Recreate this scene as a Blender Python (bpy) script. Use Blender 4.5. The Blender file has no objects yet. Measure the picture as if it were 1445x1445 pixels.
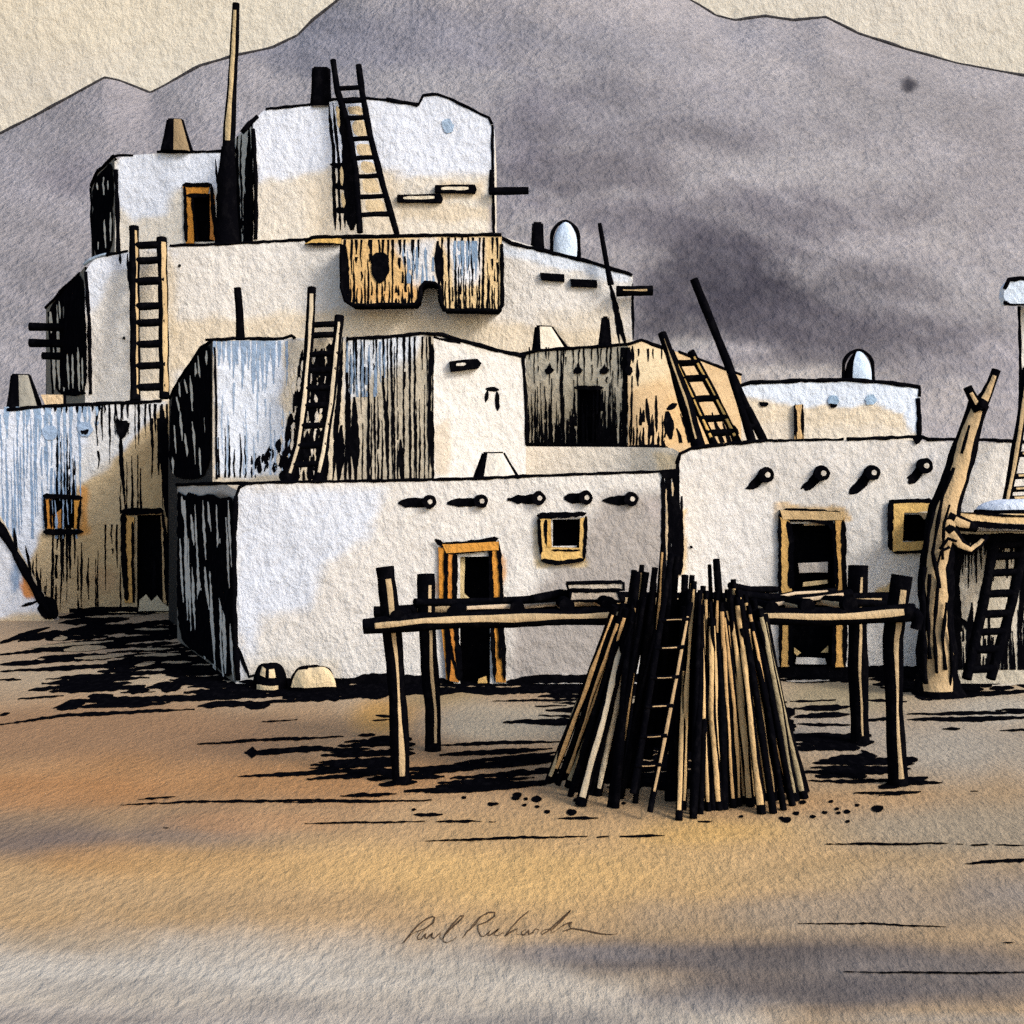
import bpy, math, random
import numpy as np
from mathutils import Vector

# ------------------------------------------------------------------ camera model
F = 1700.0; CX = 722.5; HY = 690.0; EYE = 2.8
sc = bpy.context.scene
COL = sc.collection
rnd = random.Random(7)
GAIN = 0.93

def lin(c, g=None):
    g = GAIN if g is None else g
    out = []
    for v in c:
        v /= 255.0
        out.append(min(1.0, (v / 12.92 if v <= .04045 else ((v + .055) / 1.055) ** 2.4) * g))
    return tuple(out)

def P(px, py, d):
    return Vector(((px - CX) * d / F, d, EYE - (py - HY) * d / F))

def zpy(z, d):
    return HY + (EYE - z) * F / d

# ------------------------------------------------------------------ lattice noise (numpy)
_lat = np.random.RandomState(5).rand(64, 64)
def vnoise(x, y):
    x = np.asarray(x, float); y = np.asarray(y, float)
    xi = np.floor(x).astype(int); yi = np.floor(y).astype(int)
    fx = x - xi; fy = y - yi
    fx = fx * fx * (3 - 2 * fx); fy = fy * fy * (3 - 2 * fy)
    a = _lat[xi % 64, yi % 64]; b = _lat[(xi + 1) % 64, yi % 64]
    c = _lat[xi % 64, (yi + 1) % 64]; d = _lat[(xi + 1) % 64, (yi + 1) % 64]
    return (a * (1 - fx) + b * fx) * (1 - fy) + (c * (1 - fx) + d * fx) * fy
def fbm(x, y, o=3):
    s = 0; a = .5; t = 0
    for k in range(o):
        s = s + a * vnoise(x * 2 ** k + 17 * k, y * 2 ** k + 9 * k); t += a; a *= .5
    return s / t

def sdist(x, y, poly):
    """signed distance to a polygon, positive inside"""
    x = np.asarray(x, float); y = np.asarray(y, float)
    ins = np.zeros(x.shape, bool); dm = np.full(x.shape, 1e9)
    n = len(poly)
    for i in range(n):
        x0, y0 = poly[i]; x1, y1 = poly[(i + 1) % n]
        if y0 != y1:
            cond = ((y0 > y) != (y1 > y)) & (x < (x1 - x0) * (y - y0) / (y1 - y0) + x0)
            ins ^= cond
        dx, dy = x1 - x0, y1 - y0
        L = dx * dx + dy * dy + 1e-9
        t = np.clip(((x - x0) * dx + (y - y0) * dy) / L, 0, 1)
        dm = np.minimum(dm, np.hypot(x - x0 - t * dx, y - y0 - t * dy))
    return np.where(ins, dm, -dm)

def washes(x, y, base, ws, wob=10, wsc=.03, rag=None):
    """pigment laid over a base colour: list of (polygon, colour, opacity, edge softness)"""
    x = np.asarray(x, float); y = np.asarray(y, float)
    c = np.tile(np.array(lin(base)), (len(x), 1))
    for k, w in enumerate(ws):
        poly, col, al, soft = w
        if isinstance(poly[0], (int, float)):
            ex, ey, rx, ry = poly
            nx = (fbm(x * wsc * .5 + k * 7, y * wsc * .5, 3) - .5) * .9
            if rag:
                u = x * .9 + y * .42; v = y * .9 - x * .36
                nx = (fbm(u * .007 + k * 3, v * .03 + k, 4) - .5) * rag + (fbm(x * .05, y * .06 + k, 3) - .5) * .5
            r = np.hypot((x - ex) / rx, (y - ey) / ry) + nx
            m = np.clip((1.15 - r) / .9, 0, 1); m = m * m * (3 - 2 * m) * al
        else:
            sd = sdist(x, y, poly) + (fbm(x * wsc + k * 5, y * wsc + k * 3, 3) - .5) * 2 * wob
            m = np.clip(sd / max(soft, .1) + .5, 0, 1); m = m * m * (3 - 2 * m) * al
        c = c * (1 - m[:, None]) + np.array(lin(col)) * m[:, None]
    return c

# ------------------------------------------------------------------ materials
MATS = {}
def nd(nt, typ, **kw):
    n = nt.nodes.new(typ)
    for k, v in kw.items():
        if hasattr(n, k): setattr(n, k, v)
        else: n.inputs[k].default_value = v
    return n

def paint_mat(kind, d, stretch=(1, 1, 1), rot=(0, .62, 0), strength=None, gran=(.9, 1.06)):
    q = round(math.log(d) / math.log(1.2))
    key = (kind, q, stretch)
    if key in MATS: return MATS[key]
    dd = 1.2 ** q
    m = bpy.data.materials.new('%s_grain_%d' % (kind, q)); MATS[key] = m
    m.use_nodes = True
    nt = m.node_tree; L = nt.links
    bs = nt.nodes['Principled BSDF']
    geo = nd(nt, 'ShaderNodeNewGeometry')
    mp = nd(nt, 'ShaderNodeMapping')
    s = F / (dd * 10.5)
    mp.inputs['Rotation'].default_value = rot
    mp.inputs['Scale'].default_value = (s * stretch[0], s * stretch[1], s * .75 * stretch[2])
    L.new(geo.outputs['Position'], mp.inputs['Vector'])
    n1 = nd(nt, 'ShaderNodeTexNoise'); n1.inputs['Scale'].default_value = 1.0
    n1.inputs['Detail'].default_value = 6; n1.inputs['Roughness'].default_value = .6; n1.inputs['Distortion'].default_value = .1
    L.new(mp.outputs[0], n1.inputs['Vector'])
    n2 = nd(nt, 'ShaderNodeTexNoise'); n2.inputs['Scale'].default_value = .33
    n2.inputs['Detail'].default_value = 2
    L.new(mp.outputs[0], n2.inputs['Vector'])
    add = nd(nt, 'ShaderNodeMath', operation='MULTIPLY_ADD')
    L.new(n2.outputs[0], add.inputs[0]); add.inputs[1].default_value = .7
    L.new(n1.outputs[0], add.inputs[2])
    bp = nd(nt, 'ShaderNodeBump')
    st = strength if strength is not None else (.5 if kind == 'plaster' else .3)
    bp.inputs['Strength'].default_value = st
    bp.inputs['Distance'].default_value = 1.25 / s
    L.new(add.outputs[0], bp.inputs['Height'])
    L.new(bp.outputs[0], bs.inputs['Normal'])
    if kind == 'ink':
        cr = nd(nt, 'ShaderNodeValToRGB')
        cr.color_ramp.elements[0].color = (.0018, .0018, .0028, 1); cr.color_ramp.elements[0].position = .5
        cr.color_ramp.elements[1].color = (.006, .0056, .007, 1); cr.color_ramp.elements[1].position = .78
        L.new(n1.outputs[0], cr.inputs[0]); L.new(cr.outputs[0], bs.inputs['Base Color'])
        bs.inputs['Roughness'].default_value = .8
        bs.inputs['Specular IOR Level'].default_value = 0
    else:
        at = nd(nt, 'ShaderNodeAttribute', attribute_name='wash')
        # granulation of the pigment: hollows of the surface hold more of it
        n3 = nd(nt, 'ShaderNodeTexNoise'); n3.inputs['Scale'].default_value = .09; n3.inputs['Detail'].default_value = 5
        L.new(mp.outputs[0], n3.inputs['Vector'])
        r1 = nd(nt, 'ShaderNodeMapRange'); r1.inputs[1].default_value = .25; r1.inputs[2].default_value = .75
        r1.inputs[3].default_value = .92; r1.inputs[4].default_value = 1.06
        L.new(n3.outputs[0], r1.inputs[0])
        r2 = nd(nt, 'ShaderNodeMapRange'); r2.inputs[1].default_value = .3; r2.inputs[2].default_value = .7
        r2.inputs[3].default_value = gran[0]; r2.inputs[4].default_value = gran[1]
        L.new(n1.outputs[0], r2.inputs[0])
        mu = nd(nt, 'ShaderNodeMath', operation='MULTIPLY')
        L.new(r1.outputs[0], mu.inputs[0]); L.new(r2.outputs[0], mu.inputs[1])
        vm = nd(nt, 'ShaderNodeVectorMath', operation='SCALE')
        L.new(at.outputs['Color'], vm.inputs[0]); L.new(mu.outputs[0], vm.inputs['Scale'])
        L.new(vm.outputs[0], bs.inputs['Base Color'])
        bs.inputs['Roughness'].default_value = .85
        bs.inputs['Specular IOR Level'].default_value = .15
    return m

# ------------------------------------------------------------------ mesh builder
WL = {}
INK = 'ink'
class MB:
    def __init__(s):
        s.v = []; s.f = []; s.c = []; s.m = []; s.sm = []
    def add(s, verts, faces, cols, smooth=False):
        """cols: INK, one colour for all, or one colour per vertex"""
        b = len(s.v); s.v += [tuple(p) for p in verts]
        ink = isinstance(cols, str)
        per = (not ink) and len(cols) == len(verts) and not isinstance(cols[0], (int, float))
        for f in faces:
            s.f.append([b + i for i in f])
            s.m.append(1 if ink else 0); s.sm.append(smooth)
            if ink: s.c.append([(.01, .01, .012)] * len(f))
            elif per: s.c.append([tuple(cols[i]) for i in f])
            else: s.c.append([tuple(cols)] * len(f))
    def build(s, name, parent=None, depth=17, mats=None, origin=None):
        me = bpy.data.meshes.new(name)
        a = np.array(s.v)
        if origin is None:
            mn = a.min(0); mx = a.max(0)
            origin = Vector(((mn[0] + mx[0]) / 2, (mn[1] + mx[1]) / 2, mn[2]))
        a = a - np.array(origin)
        me.from_pydata([tuple(p) for p in a], [], s.f)
        me.materials.append(mats[0] if mats else paint_mat('plaster', depth))
        me.materials.append(mats[1] if mats else paint_mat('ink', depth))
        me.polygons.foreach_set('material_index', s.m)
        me.polygons.foreach_set('use_smooth', s.sm)
        at = me.color_attributes.new('wash', 'FLOAT_COLOR', 'CORNER')
        flat = []
        for cs in s.c:
            for c in cs: flat += [c[0], c[1], c[2], 1.0]
        at.data.foreach_set('color', flat)
        me.update()
        o = bpy.data.objects.new(name, me); COL.objects.link(o)
        o.location = Vector(origin) - (WL[parent.name] if parent else Vector((0, 0, 0)))
        if parent: o.parent = parent
        WL[o.name] = Vector(origin)
        return o

def empty(name, loc):
    o = bpy.data.objects.new(name, None); COL.objects.link(o)
    o.empty_display_size = .3
    o.location = loc; WL[o.name] = Vector(loc)
    return o
def tag(o, label, cat, group=None):
    o['label'] = label; o['category'] = cat
    if group: o['group'] = group
    return o

# ------------------------------------------------------------------ surfaces that ink is drawn on
class Wall:
    """an upright plane through two plan points; map() lands a sight line on it"""
    def __init__(s, x0, d0, x1, d1, amp=.012):
        a = P(x0, HY, d0); b = P(x1, HY, d1)
        s.a = a; t = (b - a).normalized()
        n = Vector((t.y, -t.x, 0))
        if n.dot(a) > 0: n = -n
        s.n = n; s.t = t; s.amp = amp; s.seed = rnd.random() * 50
        s.d = (d0 + d1) / 2
    def hit(s, px, py):
        r = Vector(((px - CX) / F, 1, -(py - HY) / F))
        k = s.n.dot(s.a - Vector((0, 0, 0))) / s.n.dot(r)
        # heights are measured from the eye
        return Vector((r.x * k, r.y * k, EYE + r.z * k)), k
    def map(s, px, py, off=0.0):
        a0 = Vector((s.a.x, s.a.y, EYE))
        r = Vector(((px - CX) / F, 1, -(py - HY) / F))
        k = s.n.dot(Vector((s.a.x, s.a.y, 0))) / (s.n.x * r.x + s.n.y * r.y)
        p = Vector((r.x * k, r.y * k, EYE + r.z * k))
        q = (p - a0).dot(s.t)
        dz = s.amp * (math.sin(q * 1.7 + s.seed) * math.cos(p.z * 1.9 + s.seed * 2) + .5 * math.sin(q * 3.1 + p.z * 2.3))
        return p + s.n * (off + dz)
class Floor:
    d = 11
    n = Vector((0, 0, 1))
    def map(s, px, py, off=0.0):
        py = max(py, HY + 12)
        k = EYE * F / (py - HY)
        return Vector(((px - CX) * k / F, k, off))
FLOOR = Floor()

def resample(pts, step):
    out = [pts[0]]
    for (x0, y0), (x1, y1) in zip(pts, pts[1:]):
        n = max(1, int(math.hypot(x1 - x0, y1 - y0) / step))
        for i in range(1, n + 1):
            out.append((x0 + (x1 - x0) * i / n, y0 + (y1 - y0) * i / n))
    return out

def stroke(mb, fc, pts, w, col=INK, taper=(.35, .35), jit=.6, off=None, step=5, wob=.3):
    """a brush or pen line on a surface: width w in picture pixels, rough edged, tapering ends"""
    off = off if off is not None else .005 + rnd.random() * .004
    p = resample(pts, step); n = len(p)
    if n < 2: return
    L = []; R = []
    ph = rnd.random() * 9
    for i, (x, y) in enumerate(p):
        a = p[max(0, i - 1)]; b = p[min(n - 1, i + 1)]
        dx, dy = b[0] - a[0], b[1] - a[1]; l = math.hypot(dx, dy) or 1
        nx, ny = -dy / l, dx / l
        t = i / (n - 1)
        k = 1.0
        if taper[0] > 0: k = min(k, .25 + .75 * t / taper[0]) if t < taper[0] else k
        if taper[1] > 0: k = min(k, .25 + .75 * (1 - t) / taper[1]) if 1 - t < taper[1] else k
        k *= 1 + .1 * math.sin(ph + i * .45) + .07 * math.sin(i * 1.9 + ph * 2)
        h = w * .5 * k
        wx = math.sin(ph * 3 + i * .33) * wob
        h1 = max(.3, h + rnd.uniform(-jit, jit)); h2 = max(.3, h + rnd.uniform(-jit, jit))
        L.append((x + nx * (h1 + wx), y + ny * (h1 + wx))); R.append((x - nx * (h2 - wx), y - ny * (h2 - wx)))
    vs = [fc.map(a, b, off) for a, b in L] + [fc.map(a, b, off) for a, b in R]
    fs = [(i, i + 1, n + i + 1, n + i) for i in range(n - 1)]
    fs += [] 
    mb.add(vs, fs, col if isinstance(col, str) else lin(col))

def blob(mb, fc, poly, col=INK, jit=1.0, off=None, step=5):
    off = off if off is not None else (.024 if isinstance(fc, Wall) and fc.amp else .0045) + rnd.random() * .002
    q = list(poly)
    for _ in range(2):
        q = [r for (xa, ya), (xb, yb) in zip(q, q[1:] + q[:1]) for r in ((xa * .82 + xb * .18, ya * .82 + yb * .18), (xa * .18 + xb * .82, ya * .18 + yb * .82))]
    p = resample(q + [q[0]], step)[:-1]
    jj = min(jit, .8)
    p = [(x + rnd.uniform(-jj, jj), y + rnd.uniform(-jj, jj)) for x, y in p]
    mb.add([fc.map(x, y, off) for x, y in p], [list(range(len(p)))], col if isinstance(col, str) else lin(col))

def hatch(mb, fc, x0, x1, y0, y1, n, w=(2, 5), ln=(.4, 1), anchor='any', slant=0, col=INK, broken=.25, seed=None):
    """a run of near-vertical pen lines; y0, y1 may be functions of x"""
    g = random.Random(seed if seed is not None else rnd.random())
    f0 = y0 if callable(y0) else (lambda x: y0)
    f1 = y1 if callable(y1) else (lambda x: y1)
    for i in range(n):
        x = x0 + (x1 - x0) * (i + .5 + g.uniform(-.4, .4)) / n
        a, b = f0(x), f1(x); h = b - a
        l = h * g.uniform(*ln)
        an = anchor if anchor != 'any' else g.choice(['top', 'bottom', 'bottom', 'mid'])
        if an == 'top': s, e = a, a + l
        elif an == 'bottom': s, e = b - l, b
        elif an == 'full': s, e = a, b
        else:
            s = a + g.uniform(0, h - l); e = s + l
        ww = g.uniform(*w)
        tp = {'top': (0, .6), 'bottom': (.6, 0), 'full': (.1, .1)}.get(an, (.5, .5))
        xs = slant * (e - s)
        segs = [(s, e)]
        if g.random() < broken and e - s > 25:
            m = s + (e - s) * g.uniform(.3, .7); gp = g.uniform(3, 9)
            segs = [(s, m), (m + gp, e)]
        for (u, v) in segs:
            if v - u < 4: continue
            mid = (u + v) / 2
            stroke(mb, fc, [(x + slant * (u - s), u), (x + slant * (mid - s) + g.uniform(-1.5, 1.5), mid), (x + slant * (v - s), v)], ww, col, tp)

def prism(mb, fc, poly, o0, o1, col, edge=INK, back=False, jit=.5):
    """a block standing between two offsets off a wall"""
    p = resample(list(poly) + [poly[0]], 14)[:-1]
    p = [(x + rnd.uniform(-jit, jit), y + rnd.uniform(-jit, jit)) for x, y in p]
    n = len(p)
    vs = [fc.map(x, y, o1) for x, y in p] + [fc.map(x, y, o0) for x, y in p]
    c = col if isinstance(col, str) else lin(col)
    e = edge if isinstance(edge, str) else lin(edge)
    mb.add(vs[:n], [list(range(n))], c)
    mb.add(vs, [(i, (i + 1) % n, n + (i + 1) % n, n + i) for i in range(n)], e)

def tube3(mb, pts, rad, col=INK, sides=8, wob=.12, cap=True):
    """round rod through 3D points (outlines, branches)"""
    n = len(pts)
    rings = []
    up = Vector((0, 0, 1))
    vs = []; ph = rnd.random() * 9
    for i, p in enumerate(pts):
        a = (pts[min(n - 1, i + 1)] - pts[max(0, i - 1)]).normalized()
        u = a.cross(Vector((.13, 1, .07))).normalized(); w = a.cross(u).normalized()
        r = (rad[i] if isinstance(rad, (list, tuple)) else rad) * (1 + wob * math.sin(ph + i * .9) + wob * rnd.uniform(-.6, .6))
        for k in range(sides):
            t = 2 * math.pi * k / sides
            vs.append(p + (u * math.cos(t) + w * math.sin(t)) * r)
    fs = []
    for i in range(n - 1):
        for k in range(sides):
            k2 = (k + 1) % sides
            fs.append((i * sides + k, i * sides + k2, (i + 1) * sides + k2, (i + 1) * sides + k))
    if cap:
        fs.append(list(range(sides))[::-1]); fs.append([(n - 1) * sides + k for k in range(sides)])
    mb.add(vs, fs, col if isinstance(col, str) else lin(col), smooth=True)

def outline(mb, fc, pts, w, off=.0, taper=(0, 0), col=INK, gap=None):
    w *= .86
    """an inked edge: a rough rod following a built edge"""
    p = resample(pts, 7); n = len(p)
    q = []; r = []
    for i, (x, y) in enumerate(p):
        t = i / max(1, n - 1); k = 1
        if taper[0] and t < taper[0]: k = .35 + .65 * t / taper[0]
        if taper[1] and 1 - t < taper[1]: k = min(k, .35 + .65 * (1 - t) / taper[1])
        m = fc.map(x + rnd.uniform(-.4, .4), y + rnd.uniform(-.6, .6), off)
        q.append(m); r.append(w * .5 * k * m.y / F)
    tube3(mb, q, r, col, 7, .14)

TAN = (200, 172, 128); CREAM = (226, 214, 192); ORANGE = (205, 138, 55); GOLD = (222, 180, 105); GREYTAN = (150, 140, 120)
BLUE = (150, 172, 196); WBLUE = (224, 232, 244); PAPER = (228, 223, 215)

def pole(mb, pts, rad, lo=-.25, hi=.72, col=TAN, sides=16, seg=None, jit=.085, flip=False, caps=(INK, INK)):
    """a wooden rod, pale down the middle, inked along its edges, heavier on the shaded side"""
    # resample in 3D
    q = [pts[0]]; rr = [rad[0]]
    for i in range(len(pts) - 1):
        L = (pts[i + 1] - pts[i]).length
        k = max(2, int(L / (seg or .13)))
        for j in range(1, k + 1):
            q.append(pts[i].lerp(pts[i + 1], j / k)); rr.append(rad[i] + (rad[i + 1] - rad[i]) * j / k)
    n = len(q); vs = []; ph = rnd.random() * 20
    ax0 = (q[-1] - q[0]).normalized()
    horiz = abs(ax0.z) < .6 * math.hypot(ax0.x, ax0.y)
    KT, KI = 4, sides - 4
    S = KT + KI
    solid = lo > 1
    for i, p in enumerate(q):
        a = (q[min(n - 1, i + 1)] - q[max(0, i - 1)]).normalized()
        r = a.cross(Vector((p.x, p.y, 0)).normalized()).normalized()
        if horiz:
            if r.z < 0: r = -r
        elif r.x < 0: r = -r
        if flip: r = -r
        f = a.cross(r).normalized()
        if f.dot(Vector((p.x, p.y, 0))) > 0: f = -f
        R = rr[i] * (1 + .06 * math.sin(ph + i * .7) + rnd.uniform(-.04, .04))
        if solid: l2, h2 = -.4, .4
        else:
            l2 = lo + jit * (math.sin(ph + i * .55 * (seg or .13) / .13) + .5 * math.sin(ph * 3 + i * 1.3 * (seg or .13) / .13)) + rnd.uniform(-jit, jit) * .3
            h2 = hi + jit * (math.sin(ph * 2 + i * .43 * (seg or .13) / .13) + .5 * math.sin(ph * 5 + i * 1.1 * (seg or .13) / .13)) + rnd.uniform(-jit, jit) * .3
            k = min(1, min(i, n - 1 - i) / 1.1)          # the bare strip closes towards both ends
            mid = (l2 + h2) / 2; l2 = mid + (l2 - mid) * max(.08, k); h2 = mid + (h2 - mid) * max(.08, k)
            l2 = max(-.97, min(.9, l2)); h2 = max(l2 + .03, min(.97, h2))
        t0, t1 = math.acos(h2), math.acos(l2)  # more ink on the left and lower sides paints in the shade
        for k in range(S):
            t = t0 + (t1 - t0) * k / KT if k <= KT else t1 + (2 * math.pi - (t1 - t0)) * (k - KT) / KI
            vs.append(p + (r * math.cos(t) + f * math.sin(t)) * R)
    tan = []; ink = []
    for i in range(n - 1):
        for k in range(S):
            k2 = (k + 1) % S
            fa = (i * S + k, i * S + k2, (i + 1) * S + k2, (i + 1) * S + k)
            (tan if (k < KT and not solid and 0 < i < n - 2) else ink).append(fa)
    sides = S
    b = len(mb.v); mb.v += [tuple(p) for p in vs]
    base = lin(col)
    for fa in tan:
        mb.f.append([b + i for i in fa]); mb.m.append(0); mb.sm.append(True)
        v = .94 + .1 * math.sin(fa[0] // S * .37 + ph) + rnd.uniform(-.03, .03)
        mb.c.append([(base[0] * v, base[1] * v, base[2] * v)] * 4)
    for fa in ink:
        mb.f.append([b + i for i in fa]); mb.m.append(1); mb.sm.append(True); mb.c.append([(.01, .01, .01)] * 4)
    for e, c in ((0, caps[0]), (n - 1, caps[1])):
        ring = [Vector(vs[e * sides + k]) for k in range(sides)]
        mb.add(ring, [list(range(sides))], c if isinstance(c, str) else lin(c))

def interp(pl, x):
    if x <= pl[0][0]: return pl[0][1]
    for (x0, y0), (x1, y1) in zip(pl, pl[1:]):
        if x <= x1: return y0 + (y1 - y0) * (x - x0) / ((x1 - x0) or 1)
    return pl[-1][1]

# ------------------------------------------------------------------ houses
class House:
    def __init__(s, label, corners, tops, zbase=0.0, bots=None, depth=3.0, back=None, cols=None, cat='house', name='adobe_house', holes=None, cell=4.2, roofcol=(205, 190, 165)):
        """corners: visible plan corners (px, distance) left to right; tops: a roofline per visible wall"""
        s.walls = []; s.mb = MB(); s.corners = corners; s.tops = tops
        mb = s.mb
        top3 = []; bot3 = []
        for i in range(len(corners) - 1):
            (xa, da), (xb, db) = corners[i], corners[i + 1]
            w = Wall(xa, da, xb, db); s.walls.append(w)
            n = max(3, int((xb - xa) / cell)); m = 0
            xs = [xa + (xb - xa) * k / n for k in range(n + 1)]
            yt = [interp(tops[i], x) for x in xs]
            yb = []
            for x in xs:
                if bots and bots[i]: yb.append(interp(bots[i], x))
                else:
                    p = w.map(x, HY); yb.append(zpy(zbase, p.y))
            m = max(3, int((max(yb) - min(yt)) / cell))
            X = []; Y = []; vs = []
            for r in range(m + 1):
                for k in range(n + 1):
                    y = yb[k] + (yt[k] - yb[k]) * r / m
                    X.append(xs[k]); Y.append(y); vs.append(w.map(xs[k], y))
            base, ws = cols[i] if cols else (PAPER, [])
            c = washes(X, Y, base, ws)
            fs = []
            hl = (holes or {}).get(i, [])
            for r in range(m):
                for k in range(n):
                    cx = xs[k] + (xs[k + 1] - xs[k]) / 2; cy = yb[k] + (yt[k] - yb[k]) * (r + .5) / m
                    if any(h[0] < cx < h[2] and h[1] < cy < h[3] for h in hl): continue
                    q = r * (n + 1) + k
                    fs.append((q, q + 1, q + n + 2, q + n + 1))
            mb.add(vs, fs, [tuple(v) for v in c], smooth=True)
            tp = vs[m * (n + 1):]; bt = vs[:n + 1]
            top3 += tp if i == 0 else tp[1:]
            bot3 += bt if i == 0 else bt[1:]
        # hidden sides, back and roof
        pl, pr = top3[0], top3[-1]
        if back: bl, br = back
        else:
            bl = Vector((bot3[0].x * 1.0, bot3[0].y + depth, 0)); br = Vector((bot3[-1].x, bot3[-1].y + depth, 0))
        tl = Vector((bl.x, bl.y, pl.z)); tr = Vector((br.x, br.y, pr.z))
        bl = Vector((bl.x, bl.y, bot3[0].z)); br = Vector((br.x, br.y, bot3[-1].z))
        c = lin(cols[0][0] if cols else PAPER); rc = lin(roofcol)
        lastc = lin(cols[-1][0] if cols else PAPER)
        mb.add([bl, bot3[0], pl, tl], [(0, 1, 2, 3)], c)
        mb.add([bot3[-1], br, tr, pr], [(0, 1, 2, 3)], lastc)
        # roof: strips running from the parapet line back to the rear wall
        acc = [0.0]
        for i in range(len(top3) - 1): acc.append(acc[-1] + (top3[i + 1].xy - top3[i].xy).length)
        back3 = []
        for i, p in enumerate(top3):
            q = tl.lerp(tr, acc[i] / (acc[-1] or 1)); q.z = p.z if 0 < i < len(top3) - 1 else q.z
            back3.append(q)
        nn = len(top3)
        mb.add(top3 + back3, [(i, i + 1, nn + i + 1, nn + i) for i in range(nn - 1)], rc)
        lo3 = [Vector((q.x, q.y, br.z + (bl.z - br.z) * (1 - acc[i] / (acc[-1] or 1)))) for i, q in enumerate(back3)]
        mb.add(back3 + lo3, [(i + 1, i, nn + i, nn + i + 1) for i in range(nn - 1)], lastc)
        if zbase > .5 or bots:
            bp = bot3 + [br, bl]
            mb.add(bp, [list(range(len(bp)))[::-1]], INK)
        a = np.array([tuple(v) for v in bot3]); 
        s.root = empty(name, Vector((a[:, 0].mean(), a[:, 1].mean(), a[:, 2].min())))
        tag(s.root, label, cat)
        s.d = corners[0][1] if len(corners) == 2 else corners[1][1]
    def done(s):
        s.wall = s.mb.build('wall', s.root, s.d)
        return s.wall

def chimney(house, pts, d, col=CREAM, thick=.5, white=False, shade=.36, left_ink=True):
    """tapered clay chimney; pts: outline in the picture, left-bottom, left-top, right-top, right-bottom"""
    mb = MB()
    (x0, y0), (x1, y1), (x2, y2), (x3, y3) = pts
    w = Wall(x0, d, x3, d, 0)
    n = 10
    rows = []
    vs = []; 
    S = 20
    for i in range(n + 1):
        t = i / n
        xl = x0 + (x1 - x0) * t; xr = x3 + (x2 - x3) * t; y = y0 + (y1 - y0) * t + ((y2 - y1) * 0)
        cx = (xl + xr) / 2; r = (xr - xl) / 2
        if white:
            r *= math.sqrt(max(.0, 1 - max(0, (t - .55) / .46) ** 2)) * (.86 + .14 * math.sin(math.pi * min(1, t * 1.2)))
        c = w.map(cx, y); R = r * d / F
        for k in range(S):
            a = 2 * math.pi * k / S
            ca, sa = math.cos(a), math.sin(a)
            e = .5 if not white else 1.0   # squarish for clay pots
            px = math.copysign(abs(ca) ** e, ca); pyy = math.copysign(abs(sa) ** e, sa)
            vs.append(c + Vector((px * R, -pyy * R * .8 , 0)))
    fa = []; fi = []
    for i in range(n):
        for k in range(S):
            k2 = (k + 1) % S; a = 2 * math.pi * (k + .5) / S
            f = (i * S + k, i * S + k2, (i + 1) * S + k2, (i + 1) * S + k)
            c = math.cos(a); fr = math.sin(a) > 0
            ink = (left_ink and c < -1 + 2 * shade + rnd.uniform(-.06, .06)) or c > .93
            (fi if ink else fa).append(f)
    mb.add(vs, fa, lin(col), smooth=True); mb.add(vs, fi, INK, smooth=True)
    top = [vs[n * S + k] for k in range(S)]
    mb.add(top, [list(range(S))], INK)
    h = .0
    ww = 5
    if not white:
        for a, b in ((pts[0], pts[1]), (pts[1], pts[2]), (pts[2], pts[3])):
            ps = [w.map(x, y, .02) for x, y in resample([a, b], 7)]
            tube3(mb, ps, ww * .5 * d / F, INK, 7)
    else:
        ps = []
        for i in range(0, 21):
            a = math.pi * (1 - i / 20)
            cx = (x0 + x3) / 2; rx = (x3 - x0) / 2
            yb = y0 + (y1 - y0) * .5
            ps.append((cx + math.cos(a) * rx * .98, yb - math.sin(a) * (yb - y1)))
        ps = [(x0, y0)] + ps + [(x3, y3)]
        tube3(mb, [w.map(x, y, 0) for x, y in resample(ps, 6)], ww * .55 * d / F, INK, 7)
    return mb.build('chimney', house.root, d)

def viga(house, px, py, d, r=8, out=.16, shadow=(-42, 4), wall=None, ink_only=False, name='roof_beam'):
    """a roof beam whose end sticks out of the wall; its cast shadow is drawn in ink on the wall"""
    w = wall or house.walls[-1]
    mb = MB()
    R = r * d / F; c = w.map(px, py)
    S = 14; n = w.n; u = w.t
    vs = []
    for o in (-.1, out):
        for k in range(S):
            a = 2 * math.pi * k / S
            rr = R * (1 + rnd.uniform(-.08, .08))
            vs.append(c + n * o + (u * math.cos(a) + Vector((0, 0, 1)) * math.sin(a)) * rr)
    mb.add(vs, [(k, (k + 1) % S, S + (k + 1) % S, S + k) for k in range(S)], INK, True)
    end = vs[S:]
    mb.add(end, [list(range(S))], INK)
    if not ink_only:
        cc = sum((Vector(v) for v in end), Vector()) / S + n * .004
        mb.add([cc + (Vector(v) - cc) * .34 + u * R * .16 for v in end], [list(range(S))], lin((215, 205, 190)))
    if shadow:
        sx, sy = shadow
        stroke(house.mb, w, [(px, py + 1), (px + sx * .4, py + sy * .4 + 1), (px + sx, py + sy)], r * 1.75, INK, (0, .3), .9)
    return mb.build(name, house.root, d)

def side_beam(house, x0, y0, x1, y1, d, w=12, lo=2, hi=3, name='roof_beam'):
    mb = MB()
    pole(mb, [P(x0, y0, d), P(x1, y1, d)], [w * .5 * d / F] * 2, lo, hi)
    return mb.build(name, house.root, d)

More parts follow.
